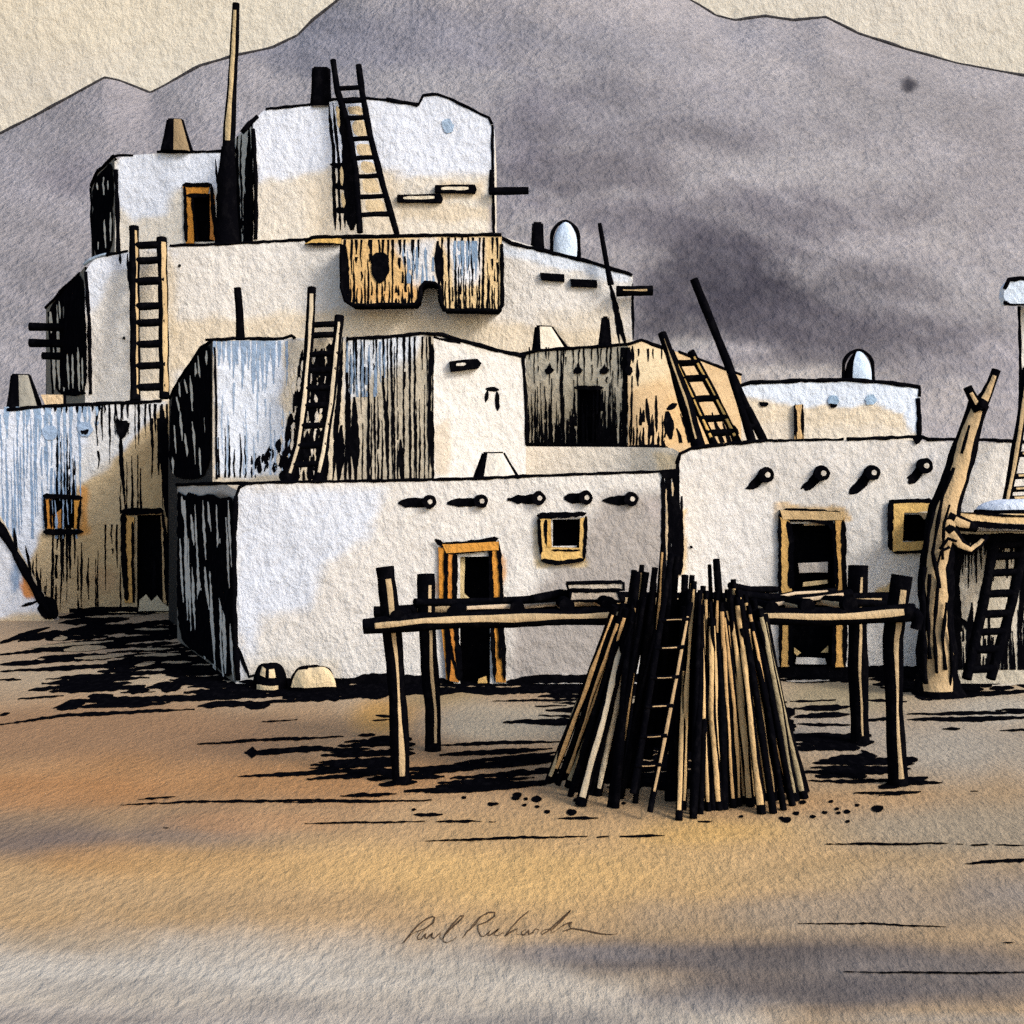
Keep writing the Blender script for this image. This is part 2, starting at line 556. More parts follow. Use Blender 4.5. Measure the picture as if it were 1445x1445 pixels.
def opening(house, wi, rect, kind, bars, ink, glass=None, recess=.4, fill=INK):
    """dark doorway or window let into the wall, with its frame as a sub-part"""
    w = house.walls[wi]; x0, y0, x1, y1 = rect
    mb = MB(); e = 2
    o = [(x0 - e, y0 - e), (x1 + e, y0 - e), (x1 + e, y1 + e), (x0 - e, y1 + e)]
    fr = [w.map(x, y, -.012) for x, y in o]; bk = [w.map(x, y, -recess) for x, y in o]
    mb.add(fr + bk, [(i, (i + 1) % 4, 4 + (i + 1) % 4, 4 + i) for i in range(4)] + [(4, 5, 6, 7)], fill)
    op = mb.build(kind, house.root, house.d)
    fm = MB()
    for poly, col, o0, o1 in bars: prism(fm, w, poly, o0, o1, col)
    for pts, wd in ink: stroke(fm, w, pts, wd, INK, (.05, .05), .8, off=.066)
    if fm.v: fm.build('door_frame' if kind == 'doorway' else 'window_frame', op, house.d)
    return op

# ================================================================== THE SETTING
SUN = Vector((-.85, .72, -.72)).normalized()

# ---- ground
gm = MB()
rows = [1.3]
while rows[-1] < 330: rows.append(rows[-1] * (1.018 if rows[-1] < 40 else 1.05))
us = [-1.8, -1.2, -.8] + [(-.5 + 1.0 * i / 230) for i in range(231)] + [.8, 1.2, 1.8]
gx = []; gy = []; gv = []
for d in rows:
    for u in us:
        gv.append((u * d, d, 0)); gx.append(CX + u * F); gy.append(HY + EYE * F / d)
gx = np.array(gx); gy = np.array(gy)
GW = [
    ([(-900, 860), (2400, 860), (2400, 1010), (-900, 1010)], (184, 164, 136), .9, 60),
    ([(-900, 985), (780, 985), (760, 1190), (-900, 1200)], (172, 138, 102), 1, 80),
    ([(-900, 1190), (700, 1170), (1150, 1150), (1150, 1260), (600, 1330), (-900, 1330)], (198, 162, 116), 1, 80),
    ((200, 900, 600, 45), (182, 152, 120), .8, 0),
    ((40, 1040, 520, 45), (160, 122, 88), .8, 0),
    ((300, 1100, 460, 40), (184, 134, 84), .75, 0),
    ((20, 1118, 260, 26), (184, 130, 80), .6, 0),
    ((40, 1180, 420, 44), (134, 116, 102), .8, 0),
    ((90, 1195, 220, 26), (118, 104, 98), .6, 0),
    ((360, 1160, 160, 18), (190, 136, 88), .5, 0),
    ((260, 1215, 330, 26), (200, 150, 92), .7, 0),
    ((60, 1265, 420, 36), (194, 160, 116), .8, 0),
    ((480, 1225, 330, 45), (206, 166, 112), .8, 0),
    ((790, 1225, 400, 66), (222, 180, 118), 1, 0),
    ((900, 1175, 330, 28), (218, 174, 104), .85, 0),
    ((680, 1160, 320, 45), (200, 164, 120), .8, 0),
    ((545, 1010, 55, 30), (198, 150, 78), .8, 0),
    ((620, 985, 70, 16), (156, 134, 94), .7, 0),
    ((730, 1020, 140, 32), (184, 170, 146), .9, 0),
    ((900, 1000, 120, 50), (156, 144, 122), .8, 0),
    ((1180, 985, 110, 32), (164, 150, 120), .9, 0),
    ((1170, 1030, 130, 40), (170, 158, 142), .9, 0),
    ((1330, 1060, 300, 66), (176, 164, 146), 1, 0),
    ((1400, 1000, 150, 30), (194, 184, 166), .9, 0),
    ((1180, 1135, 190, 26), (190, 150, 104), .8, 0),
    ((1120, 1215, 300, 50), (204, 168, 118), .8, 0),
    ((1360, 1170, 300, 46), (168, 152, 128), .9, 0),
    ((1240, 1240, 240, 34), (192, 162, 120), .8, 0),
    ((1450, 1265, 220, 60), (150, 138, 126), .9, 0),
    ((1180, 1290, 340, 34), (170, 150, 126), .8, 0),
    ([(-900, 1332), (560, 1325), (760, 1340), (1100, 1430), (1100, 2400), (-900, 2400)], (200, 187, 168), 1, 80),
    ((300, 1375, 560, 34), (204, 195, 180), .7, 0),
    ((120, 1440, 500, 22), (186, 176, 166), .6, 0),
    ((700, 1445, 300, 26), (150, 142, 134), .8, 0),
    ((160, 1395, 260, 18), (176, 166, 152), .7, 0),
    ((420, 1420, 260, 16), (168, 158, 146), .7, 0),
    ((60, 1440, 260, 18), (150, 140, 130), .7, 0),
    ((560, 1372, 220, 14), (180, 168, 150), .6, 0),
    ((30, 1330, 200, 14), (178, 156, 126), .6, 0),
    ((1060, 1352, 480, 32), (102, 94, 91), .95, 0),
    ((820, 1345, 240, 20), (140, 131, 126), .7, 0),
    ((1330, 1378, 360, 44), (124, 115, 109), .9, 0),
    ((1180, 1400, 320, 30), (102, 95, 93), .9, 0),
    ((1000, 1415, 200, 16), (150, 142, 136), .6, 0),
    ((1350, 1440, 260, 16), (166, 156, 142), .7, 0),
]
gc = washes(gx, gy, (178, 150, 115), GW, wob=26, wsc=.012)
gc = gc * (.86 + .28 * fbm(gx * .004 + 3, gy * .045 + gx * .006, 4))[:, None]
gc = np.clip(gc * np.array([1.0, .99, .965]), 0, 1)
nu = len(us)
gf = [(r * nu + k, r * nu + k + 1, (r + 1) * nu + k + 1, (r + 1) * nu + k) for r in range(len(rows) - 1) for k in range(nu - 1)]
gm.add(gv, gf, [tuple(v) for v in gc], True)

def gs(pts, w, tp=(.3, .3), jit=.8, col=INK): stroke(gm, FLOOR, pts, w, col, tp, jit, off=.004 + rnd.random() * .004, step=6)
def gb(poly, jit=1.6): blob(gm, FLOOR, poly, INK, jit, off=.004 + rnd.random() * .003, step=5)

def field(poly, gap=6.5, w=(4, 9), hole=.25, slope=-.06):
    """a patch of broken, near level brush strokes"""
    ys = [p[1] for p in poly]; y = min(ys) + 3
    xm = (min(p[0] for p in poly) + max(p[0] for p in poly)) / 2
    while y < max(ys) - 1:
        xs = []
        for (xa, ya), (xb, yb) in zip(poly, poly[1:] + poly[:1]):
            if (ya > y) != (yb > y): xs.append(xa + (xb - xa) * (y - ya) / (yb - ya))
        xs.sort()
        for a, b in zip(xs[::2], xs[1::2]):
            x = a + rnd.uniform(-14, 8)
            while x < b - 6:
                L = rnd.uniform(60, 220); e = min(b + rnd.uniform(-6, 12), x + L)
                if e - x > 12:
                    yy = y + rnd.uniform(-2, 2)
                    gs([(x, yy), ((x + e) / 2, yy + (e - x) / 2 * slope + rnd.uniform(-1, 1)), (e, yy + (e - x) * slope)], rnd.uniform(*w), (.2, .25), 1.1)
                x = e + (rnd.uniform(4, 26) if rnd.random() < hole else -rnd.uniform(5, 30))
        y += gap * rnd.uniform(.75, 1.2)
# shadow of the left houses, painted as broad ink on the ground
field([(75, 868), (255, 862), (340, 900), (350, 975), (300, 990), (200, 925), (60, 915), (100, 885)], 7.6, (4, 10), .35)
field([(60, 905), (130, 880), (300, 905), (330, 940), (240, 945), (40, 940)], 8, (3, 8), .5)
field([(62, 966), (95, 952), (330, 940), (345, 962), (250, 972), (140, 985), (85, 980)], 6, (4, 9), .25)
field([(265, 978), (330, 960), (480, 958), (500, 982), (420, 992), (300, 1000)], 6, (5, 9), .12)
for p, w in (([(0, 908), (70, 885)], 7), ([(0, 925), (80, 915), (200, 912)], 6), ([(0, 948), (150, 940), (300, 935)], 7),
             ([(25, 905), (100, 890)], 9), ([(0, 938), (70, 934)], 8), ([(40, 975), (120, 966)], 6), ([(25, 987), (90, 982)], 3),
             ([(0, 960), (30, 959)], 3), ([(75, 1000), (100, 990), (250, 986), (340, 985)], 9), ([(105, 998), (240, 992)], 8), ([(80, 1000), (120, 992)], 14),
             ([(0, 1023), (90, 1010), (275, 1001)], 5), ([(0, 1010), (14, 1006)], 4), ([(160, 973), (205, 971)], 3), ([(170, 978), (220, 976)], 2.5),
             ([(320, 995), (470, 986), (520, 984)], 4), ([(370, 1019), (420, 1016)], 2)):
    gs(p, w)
# pale gaps left in that ink
for p, w in (([(120, 871), (205, 869)], 3), ([(190, 889), (238, 888)], 3), ([(190, 917), (240, 916)], 3), ([(105, 930), (175, 926)], 5), ([(190, 926), (255, 924)], 4),
             ([(40, 915), (160, 905)], 4), ([(75, 903), (95, 900)], 5), ([(190, 940), (218, 937)], 4), ([(228, 936), (270, 935)], 3), ([(90, 918), (150, 914)], 8)):
    stroke(gm, FLOOR, p, w, (172, 150, 118), (.3, .3), .6, off=.011)
# inked shadow along the foot of the middle house
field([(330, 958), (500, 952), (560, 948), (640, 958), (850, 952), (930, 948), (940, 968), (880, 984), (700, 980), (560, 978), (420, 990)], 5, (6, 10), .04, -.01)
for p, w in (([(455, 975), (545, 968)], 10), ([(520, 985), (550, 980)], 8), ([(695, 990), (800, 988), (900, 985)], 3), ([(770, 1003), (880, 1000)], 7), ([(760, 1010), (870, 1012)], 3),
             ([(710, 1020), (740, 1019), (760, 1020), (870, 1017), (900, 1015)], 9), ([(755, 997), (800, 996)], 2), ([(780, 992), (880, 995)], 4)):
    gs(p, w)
# ink left of and under the rack: its painted shadow, plus loose ground lines
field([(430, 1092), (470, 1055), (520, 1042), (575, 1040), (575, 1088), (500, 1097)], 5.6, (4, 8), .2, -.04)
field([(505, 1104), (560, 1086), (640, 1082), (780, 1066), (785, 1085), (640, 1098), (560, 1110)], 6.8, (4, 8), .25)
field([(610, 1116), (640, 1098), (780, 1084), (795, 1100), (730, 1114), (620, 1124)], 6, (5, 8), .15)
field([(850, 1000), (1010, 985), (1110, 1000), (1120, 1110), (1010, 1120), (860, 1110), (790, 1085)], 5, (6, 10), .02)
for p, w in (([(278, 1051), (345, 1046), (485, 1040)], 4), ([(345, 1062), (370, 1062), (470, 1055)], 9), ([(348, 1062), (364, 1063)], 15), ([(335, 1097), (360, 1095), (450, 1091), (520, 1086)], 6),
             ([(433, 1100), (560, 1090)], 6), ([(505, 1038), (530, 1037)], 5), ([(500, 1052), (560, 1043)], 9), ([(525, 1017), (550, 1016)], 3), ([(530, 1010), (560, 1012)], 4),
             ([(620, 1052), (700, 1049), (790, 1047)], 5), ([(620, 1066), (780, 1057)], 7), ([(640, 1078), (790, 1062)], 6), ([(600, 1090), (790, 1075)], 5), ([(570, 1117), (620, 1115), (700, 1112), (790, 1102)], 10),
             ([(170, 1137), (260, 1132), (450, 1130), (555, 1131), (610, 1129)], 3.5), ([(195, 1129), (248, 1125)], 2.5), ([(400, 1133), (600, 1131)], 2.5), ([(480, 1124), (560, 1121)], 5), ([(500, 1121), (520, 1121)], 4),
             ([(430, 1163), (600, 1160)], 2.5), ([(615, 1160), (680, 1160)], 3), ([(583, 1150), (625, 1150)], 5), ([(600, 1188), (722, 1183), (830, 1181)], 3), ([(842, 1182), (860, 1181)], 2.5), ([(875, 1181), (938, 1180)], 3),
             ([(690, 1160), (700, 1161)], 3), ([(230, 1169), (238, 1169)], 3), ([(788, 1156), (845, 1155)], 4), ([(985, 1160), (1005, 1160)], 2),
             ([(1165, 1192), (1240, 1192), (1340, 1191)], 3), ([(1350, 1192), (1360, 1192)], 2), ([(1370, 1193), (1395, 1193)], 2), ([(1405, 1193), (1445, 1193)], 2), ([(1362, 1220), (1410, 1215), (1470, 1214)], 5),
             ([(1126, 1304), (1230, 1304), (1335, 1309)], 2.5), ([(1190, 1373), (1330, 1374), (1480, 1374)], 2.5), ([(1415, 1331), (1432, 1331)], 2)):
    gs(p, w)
# shadow drawn in ink right of the pile, along the right house and trunk
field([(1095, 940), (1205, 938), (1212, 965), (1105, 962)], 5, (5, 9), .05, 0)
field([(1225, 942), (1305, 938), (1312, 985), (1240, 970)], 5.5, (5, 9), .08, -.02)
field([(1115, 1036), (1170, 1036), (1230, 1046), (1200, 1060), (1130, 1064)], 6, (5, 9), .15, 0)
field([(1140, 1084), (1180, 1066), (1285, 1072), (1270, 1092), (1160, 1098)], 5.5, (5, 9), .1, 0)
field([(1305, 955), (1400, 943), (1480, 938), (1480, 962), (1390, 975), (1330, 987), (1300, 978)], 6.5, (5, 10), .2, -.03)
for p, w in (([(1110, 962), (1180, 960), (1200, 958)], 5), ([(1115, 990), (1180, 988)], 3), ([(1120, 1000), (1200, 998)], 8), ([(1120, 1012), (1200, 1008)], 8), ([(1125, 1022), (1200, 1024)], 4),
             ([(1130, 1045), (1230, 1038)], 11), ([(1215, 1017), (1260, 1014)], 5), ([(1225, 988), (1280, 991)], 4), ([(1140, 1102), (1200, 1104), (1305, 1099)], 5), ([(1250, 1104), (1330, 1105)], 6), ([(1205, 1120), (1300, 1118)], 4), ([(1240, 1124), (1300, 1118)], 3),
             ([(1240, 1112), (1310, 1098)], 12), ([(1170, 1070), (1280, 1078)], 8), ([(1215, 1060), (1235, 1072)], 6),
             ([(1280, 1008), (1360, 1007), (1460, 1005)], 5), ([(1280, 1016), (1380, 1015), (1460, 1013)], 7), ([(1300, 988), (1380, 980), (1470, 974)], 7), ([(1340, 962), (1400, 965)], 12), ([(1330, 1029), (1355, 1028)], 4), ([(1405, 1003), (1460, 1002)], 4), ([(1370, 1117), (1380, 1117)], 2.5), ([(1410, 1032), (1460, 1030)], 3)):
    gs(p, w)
for p, w in (([(1355, 955), (1385, 948)], 4), ([(1420, 955), (1460, 950)], 4), ([(1285, 949), (1297, 947)], 3), ([(1110, 962), (1170, 961)], 3), ([(1400, 968), (1470, 962)], 4)):
    stroke(gm, FLOOR, p, w, (214, 204, 186), (.3, .3), .6, off=.011)
# ink specks round the foot of the pile
for x, y, r in ((728, 1127, 5), (742, 1128, 3), (740, 1137, 3), (758, 1139, 3), (772, 1146, 4), (806, 1147, 6), (693, 1135, 4), (655, 1126, 3), (584, 1143, 3), (700, 1135, 3), (730, 1123, 6), (757, 1128, 6), (1133, 1133, 4), (1147, 1153, 3.5), (1164, 1147, 3.5), (1173, 1132, 3), (1181, 1142, 3), (1183, 1148, 3), (1195, 1146, 4), (1196, 1160, 3), (1210, 1137, 3), (1238, 1142, 7), (1110, 1157, 6), (1046, 1153, 3), (1103, 1155, 3), (1124, 1148, 4), (815, 1130, 5), (880, 1134, 3)):
    n = 9
    gb([(x + r * 1.25 * math.cos(i * 6.283 / n) * rnd.uniform(.8, 1.2), y + r * .75 * math.sin(i * 6.283 / n) * rnd.uniform(.8, 1.2)) for i in range(n)], .2)
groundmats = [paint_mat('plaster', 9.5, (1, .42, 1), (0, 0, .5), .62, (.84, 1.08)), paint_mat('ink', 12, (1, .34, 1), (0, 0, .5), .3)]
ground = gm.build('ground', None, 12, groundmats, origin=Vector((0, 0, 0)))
ground['kind'] = 'structure'

# the thin handwriting on the ground in front
hm = MB()
def hw(*pts): stroke(hm, FLOOR, [(540 + x * .2491, 1260 + y * .2494) for x, y in pts], 1.9, (86, 66, 46), (.2, .35), .3, off=.004, step=3, wob=.2)
hw((108, 292), (150, 245), (200, 185), (245, 150), (282, 136), (296, 142), (285, 170), (240, 205), (190, 222), (160, 240), (120, 285))
hw((240, 215), (215, 225), (198, 250), (200, 268), (222, 262), (245, 232), (240, 255), (250, 262), (275, 235), (282, 228), (278, 252), (292, 262), (318, 238), (330, 225), (322, 255), (335, 268))
hw((335, 268), (380, 210), (440, 155), (462, 132), (440, 132), (395, 180), (350, 240), (342, 275), (362, 285), (400, 268), (420, 250))
hw((452, 258), (480, 220), (530, 175), (555, 140))
hw((500, 195), (550, 140), (600, 112), (635, 112), (632, 135), (590, 165), (540, 185), (540, 210), (555, 245), (575, 248), (610, 215))
hw((610, 215), (595, 235), (600, 245), (620, 235), (660, 205), (640, 225), (632, 240), (655, 243), (685, 225))
hw((830, 102), (780, 145), (730, 200), (692, 248), (740, 215), (765, 205), (755, 235), (775, 240))
hw((815, 208), (790, 220), (785, 238), (805, 240), (830, 212), (828, 238), (850, 225), (868, 205), (885, 210), (875, 235))
hw((950, 205), (920, 210), (895, 228), (905, 238), (940, 215), (1000, 160), (1068, 100), (1010, 165), (955, 215), (955, 232), (985, 215), (1030, 180))
hw((1010, 195), (1045, 175), (1072, 168), (1055, 185), (1070, 205), (1040, 215), (1020, 218))
hw((1040, 212), (1080, 205), (1150, 215), (1240, 235), (1300, 240), (1330, 233))
hw((688, 98), (698, 106))
hobj = hm.build('handwriting', ground, 12, groundmats)

# ---- mountain: a real slope rising behind the village, inked along its crest
ridge = [(-420, 330), (-60, 218), (0, 189), (60, 158), (110, 130), (148, 109), (168, 113), (212, 131), (235, 119), (282, 93), (330, 79), (385, 67), (420, 50), (440, 30), (472, 4), (520, -36), (620, -90), (760, -95), (880, -60), (960, -8), (985, 6), (1010, 22), (1038, 29), (1080, 23), (1120, 29), (1165, 24), (1210, 47), (1280, 70), (1350, 89), (1445, 107), (1560, 130), (1960, 300)]
mm = MB()
DR, DF = 96.0, 56.0
nx_ = 420; ny_ = 190
smooth = [(-420, 300), (0, 200), (260, 120), (480, 40), (760, -40), (1000, 0), (1200, 36), (1445, 112), (1960, 300)]
smooth = [(x, sum(interp(smooth, x + k * 40) for k in range(-4, 5)) / 9) for x in range(-420, 1961, 20)]
mx = []; my = []; mv = []
for j in range(ny_ + 1):
    t = j / ny_
    for i in range(nx_ + 1):
        x = -420 + (2380) * i / nx_
        yr = interp(ridge, x)
        ys = interp(smooth, x)
        ztop = EYE - (ys + (yr - ys) * t ** 5 - HY) * DR / F
        s = t
        d = DF + (DR - DF) * s ** 1.15
        z = ztop * (s ** .92)
        X = (x - CX) * DR / F
        rough = float(.9 * math.sin(X * .23 + d * .1) * math.sin(d * .19 + X * .07)) * math.sin(math.pi * min(1, t)) * .3
        mv.append((X * (d / DR), d, z + rough - .3 * (1 - t)))
        mx.append(x); my.append(HY - (z + rough - EYE) * F / d)
MW = [
    ((120, 260, 330, 190), (180, 174, 178), .9, 0),
    ((60, 330, 140, 120), (176, 170, 172), .8, 0),
    ((110, 250, 60, 40), (148, 142, 150), .7, 0),
    ((290, 120, 130, 50), (190, 184, 186), .8, 0),
    ((450, 75, 170, 60), (160, 158, 168), .8, 0),
    ((640, 60, 240, 70), (150, 148, 158), .8, 0),
    ((640, 120, 180, 34), (182, 178, 180), .6, 0),
    ((900, 60, 260, 60), (158, 156, 163), .7, 0),
    ((1000, 160, 300, 70), (150, 147, 154), .8, 0),
    ((760, 190, 80, 80), (132, 128, 138), .8, 0),
    ((730, 250, 60, 60), (140, 135, 146), .7, 0),
    ((1230, 140, 260, 80), (166, 162, 165), .8, 0),
    ((1400, 250, 160, 160), (160, 155, 158), .8, 0),
    ((980, 250, 280, 40), (170, 166, 169), .6, 0),
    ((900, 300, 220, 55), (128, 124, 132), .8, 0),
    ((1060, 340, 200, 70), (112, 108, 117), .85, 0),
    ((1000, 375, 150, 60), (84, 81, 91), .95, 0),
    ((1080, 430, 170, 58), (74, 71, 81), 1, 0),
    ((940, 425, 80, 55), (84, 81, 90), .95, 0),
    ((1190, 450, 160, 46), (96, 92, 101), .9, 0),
    ((1260, 420, 150, 80), (140, 136, 141), .7, 0),
    ((1330, 500, 110, 60), (150, 146, 152), .8, 0),
    ((1200, 510, 120, 22), (150, 145, 148), .6, 0),
    ((1120, 520, 130, 22), (186, 180, 176), .85, 0),
    ((960, 480, 60, 18), (176, 172, 170), .8, 0),
    ((740, 320, 50, 26), (170, 166, 168), .7, 0),
    ((850, 360, 50, 18), (166, 161, 163), .7, 0),
    ((1340, 570, 80, 50), (188, 182, 182), .9, 0),
    ((1420, 520, 60, 60), (165, 160, 165), .7, 0),
    ((800, 240, 200, 36), (112, 108, 116), .75, 0),
    ((900, 190, 260, 30), (138, 134, 140), .7, 0),
    ((1180, 300, 260, 34), (128, 124, 130), .65, 0),
    ((1290, 390, 160, 40), (120, 116, 122), .6, 0),
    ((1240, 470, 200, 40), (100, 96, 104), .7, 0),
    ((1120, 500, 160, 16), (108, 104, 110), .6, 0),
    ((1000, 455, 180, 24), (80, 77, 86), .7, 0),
    ((1150, 230, 220, 26), (184, 180, 182), .5, 0),
    ((1400, 420, 110, 60), (182, 178, 180), .6, 0),
    ((60, 400, 120, 50), (150, 146, 150), .5, 0),
    ((1281, 120, 12, 12), (70, 68, 76), 1, 0),
    ((1330, 330, 60, 60), (176, 171, 172), .6, 0),
    ((850, 130, 60, 40), (140, 137, 145), .5, 0),
]
mx = np.array(mx); my = np.array(my)
mcx = washes(mx, my, (176, 171, 174), MW, wob=30, wsc=.016, rag=1.5)
gran = (.8 + .4 * fbm((mx * .92 + my * .4) * .005, (my * .92 - mx * .35) * .022, 4)) * (.9 + .2 * fbm(mx * .03, my * .05, 5))
mcx = mcx * gran[:, None]
mcx = np.clip(mcx * np.array([.80, .79, .765]), 0, 1)
w1 = nx_ + 1
mf = [(j * w1 + i, j * w1 + i + 1, (j + 1) * w1 + i + 1, (j + 1) * w1 + i) for j in range(ny_) for i in range(nx_)]
mm.add(mv, mf, [tuple(v) for v in mcx], True)
crest = [Vector(p) for p in mv[ny_ * w1:]]
backv = crest + [Vector((c.x * 1.1, c.y + 34, 0)) for c in crest]
mm.add(backv, [(i + 1, i, w1 + i, w1 + i + 1) for i in range(nx_)], lin((150, 145, 148)), True)
cr = [P(x, y, DR - .1) for x, y in resample(ridge, 9)]
tube3(mm, cr, [2.3 * DR / F * (1 + .35 * math.sin(i * .21) * math.sin(i * .07)) for i in range(len(cr))], (62, 60, 62), 7, .18)
mountain = mm.build('mountain', None, 80, [paint_mat('plaster', 80, (1, .8, 1), (0, .62, 0), .8, (.8, 1.12)), paint_mat('ink', 80)], origin=Vector((0, 56, 0)))
mountain['kind'] = 'structure'

# ---- sky: a tall curved backdrop far beyond the mountain
sm = MB()
sv = []; cx = []
NA, NH = 60, 24
for j in range(NH + 1):
    for i in range(NA + 1):
        sv.append((-420 + 840 * i / NA, 190 + .0006 * (-420 + 840 * i / NA) ** 2 * -1 * 0, -1 + 150 * j / NH))
sx = np.array([CX + F * p[0] / p[1] for p in sv]); sy = np.array([HY - (p[2] - EYE) * F / p[1] for p in sv])
scol = washes(sx, sy, (210, 204, 189), [((150, 20, 320, 70), (218, 208, 186), .7, 0), ((40, 20, 160, 40), (214, 198, 168), .6, 0), ((40, 130, 160, 50), (206, 198, 184), .6, 0), ((1300, 20, 260, 60), (210, 204, 192), .7, 0)], 20, .02)
sm.add(sv, [(j * (NA + 1) + i, (j + 1) * (NA + 1) + i, (j + 1) * (NA + 1) + i + 1, j * (NA + 1) + i + 1) for j in range(NH) for i in range(NA)], [tuple(v) for v in scol], True)
sky = sm.build('sky', None, 186, [paint_mat('plaster', 186, (1, 1, 1), (0, .62, 0), .42), paint_mat('ink', 186)], origin=Vector((0, 186, 0)))
sky['kind'] = 'structure'

# ================================================================== HOUSES
SIDE = (128, 122, 108)
# ---- tall tower at the top
T = House('tall whitewashed top storey with a ladder leaning on its front', [(322, 35), (357, 32), (698, 32)],
          [[(322, 205), (340, 188), (357, 166)], [(357, 172), (372, 155), (440, 149), (470, 142), (520, 140), (560, 144), (590, 148), (597, 136), (618, 134), (640, 143), (690, 164), (698, 184)]],
          zbase=8.0, depth=4,
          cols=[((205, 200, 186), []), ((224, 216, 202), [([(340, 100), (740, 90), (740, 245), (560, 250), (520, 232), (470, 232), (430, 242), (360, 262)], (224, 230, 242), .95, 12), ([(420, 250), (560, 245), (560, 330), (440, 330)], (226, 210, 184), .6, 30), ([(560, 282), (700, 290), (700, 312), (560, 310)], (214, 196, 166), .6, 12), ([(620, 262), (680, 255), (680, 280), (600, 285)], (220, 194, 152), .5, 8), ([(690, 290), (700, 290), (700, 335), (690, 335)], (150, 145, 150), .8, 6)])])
w0, w1_ = T.walls
tt = lambda x: interp(T.tops[0], x)
blob(T.mb, w0, [(322, 206), (332, 196), (334, 230), (330, 300), (333, 345), (322, 345)])  # tower's shaded left side, drawn dark with ink
for p, w in (([(336, 192), (335, 260), (338, 345)], 5), ([(341, 190), (340, 240), (342, 330)], 3), ([(345, 270), (346, 300), (345, 345)], 5), ([(351, 180), (350, 260), (352, 345)], 8), ([(356, 170), (356, 345)], 5), ([(338, 300), (339, 345)], 4), ([(349, 300), (350, 345)], 4)):
    stroke(T.mb, w0, p, w, INK, (.3, .1))
outline(T.mb, w1_, [(357, 182), (361, 240), (361, 338)], 7)
outline(T.mb, w1_, [(341, 187), (352, 175), (364, 164)], 8)
outline(T.mb, w1_, [(375, 154), (440, 147), (470, 140), (520, 139), (560, 143), (590, 148), (597, 135), (618, 133), (640, 142), (690, 166), (694, 176)], 5)
outline(T.mb, w1_, [(545, 140), (590, 148)], 7)
outline(T.mb, w1_, [(695, 176), (695, 230), (697, 335)], 5); outline(T.mb, w1_, [(694, 240), (693, 275)], 8)
blob(T.mb, w1_, [(622, 172), (634, 167), (641, 177), (638, 187), (628, 189)], (164, 186, 210))
# the leaning ladder's shadow drawn as pen lines, with tan slivers between
for p, w in (([(464, 150), (470, 205), (473, 325)], 5), ([(470, 145), (478, 230), (480, 325)], 4), ([(480, 150), (490, 200), (497, 325)], 17), ([(466, 232), (497, 236)], 8), ([(470, 262), (497, 265)], 9), ([(472, 297), (497, 297)], 8), ([(486, 190), (487, 322)], 4)):
    stroke(T.mb, w1_, p, w, INK, (.2, .1))
for p in ([(476, 150), (478, 180)], [(482, 235), (483, 262)], [(483, 272), (485, 293)]):
    stroke(T.mb, w1_, p, 5, (222, 196, 150), (.2, .2), off=.013)
for y0, y1, xa, xb in ((150, 162, 490, 510), (170, 192, 496, 516), (203, 220, 502, 522), (228, 244, 508, 526), (252, 272, 510, 532), (282, 300, 514, 540)):
    blob(T.mb, w1_, [(xa, y0), (xb, y0), (xb + 5, y1), (xa + 4, y1)], (226, 204, 166), off=.003)
T.done()
chimney(T, [(440, 152), (443, 97), (464, 98), (466, 150)], 32.1, shade=1.2)
def long_beam(h, x0, x1, y, d, wl=None):
    w = wl or h.walls[-1]; mb = MB()
    prism(mb, w, [(x0, y - 5), (x1 - 3, y - 6), (x1, y), (x1 - 2, y + 6), (x0, y + 5)], 0, .14, INK)
    blob(mb, w, [(x0 + 9, y - 2), (x1 - 12, y - 3), (x1 - 11, y + 2), (x0 + 9, y + 2)], (226, 214, 190), .4, off=.15)
    mb.build('roof_beam', h.root, d)
long_beam(T, 561, 625, 281, 32); long_beam(T, 614, 673, 268, 32)
side_beam(T, 690, 270, 746, 269, 31.8, 11)

# ---- small upper room left of the tower
U = House('small upper room with an orange door frame, left of the tower', [(129, 38), (162, 34), (332, 34)],
          [[(129, 262), (140, 240), (162, 222)], [(162, 228), (174, 220), (240, 215), (332, 214)]], zbase=8.0, depth=4,
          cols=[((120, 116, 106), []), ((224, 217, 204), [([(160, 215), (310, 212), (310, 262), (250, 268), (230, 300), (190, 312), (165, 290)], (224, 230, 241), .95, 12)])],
          holes={1: [(268, 275, 302, 340)]})
a0, a1 = U.walls
blob(U.mb, a0, [(131, 268), (140, 246), (160, 226), (162, 290), (150, 300), (132, 300)]); blob(U.mb, a0, [(130, 290), (160, 285), (160, 345), (152, 362), (133, 360)])  # ink stands for the shade on the left wall
for p in ([(147, 250), (148, 275)], [(139, 258), (140, 268)], [(153, 255), (154, 268)], [(150, 310), (151, 350)], [(141, 315), (140, 352)], [(157, 300), (158, 340)]):
    stroke(U.mb, a0, p, 2.8, (225, 218, 200), off=.034)
outline(U.mb, a0, [(129, 262), (140, 241), (160, 221)], 7); outline(U.mb, a0, [(129, 265), (130, 300), (133, 362)], 6)
outline(U.mb, a1, [(158, 222), (166, 219), (188, 219)], 4); outline(U.mb, a1, [(222, 215), (270, 214), (332, 213)], 5)
outline(U.mb, a1, [(164, 240), (166, 300), (167, 362)], 7)
stroke(U.mb, a1, [(304, 224), (306, 260)], 3); stroke(U.mb, a1, [(322, 215), (318, 270), (322, 340)], 24, taper=(.15, 0)); stroke(U.mb, a1, [(308, 300), (316, 342)], 12)
U.done()
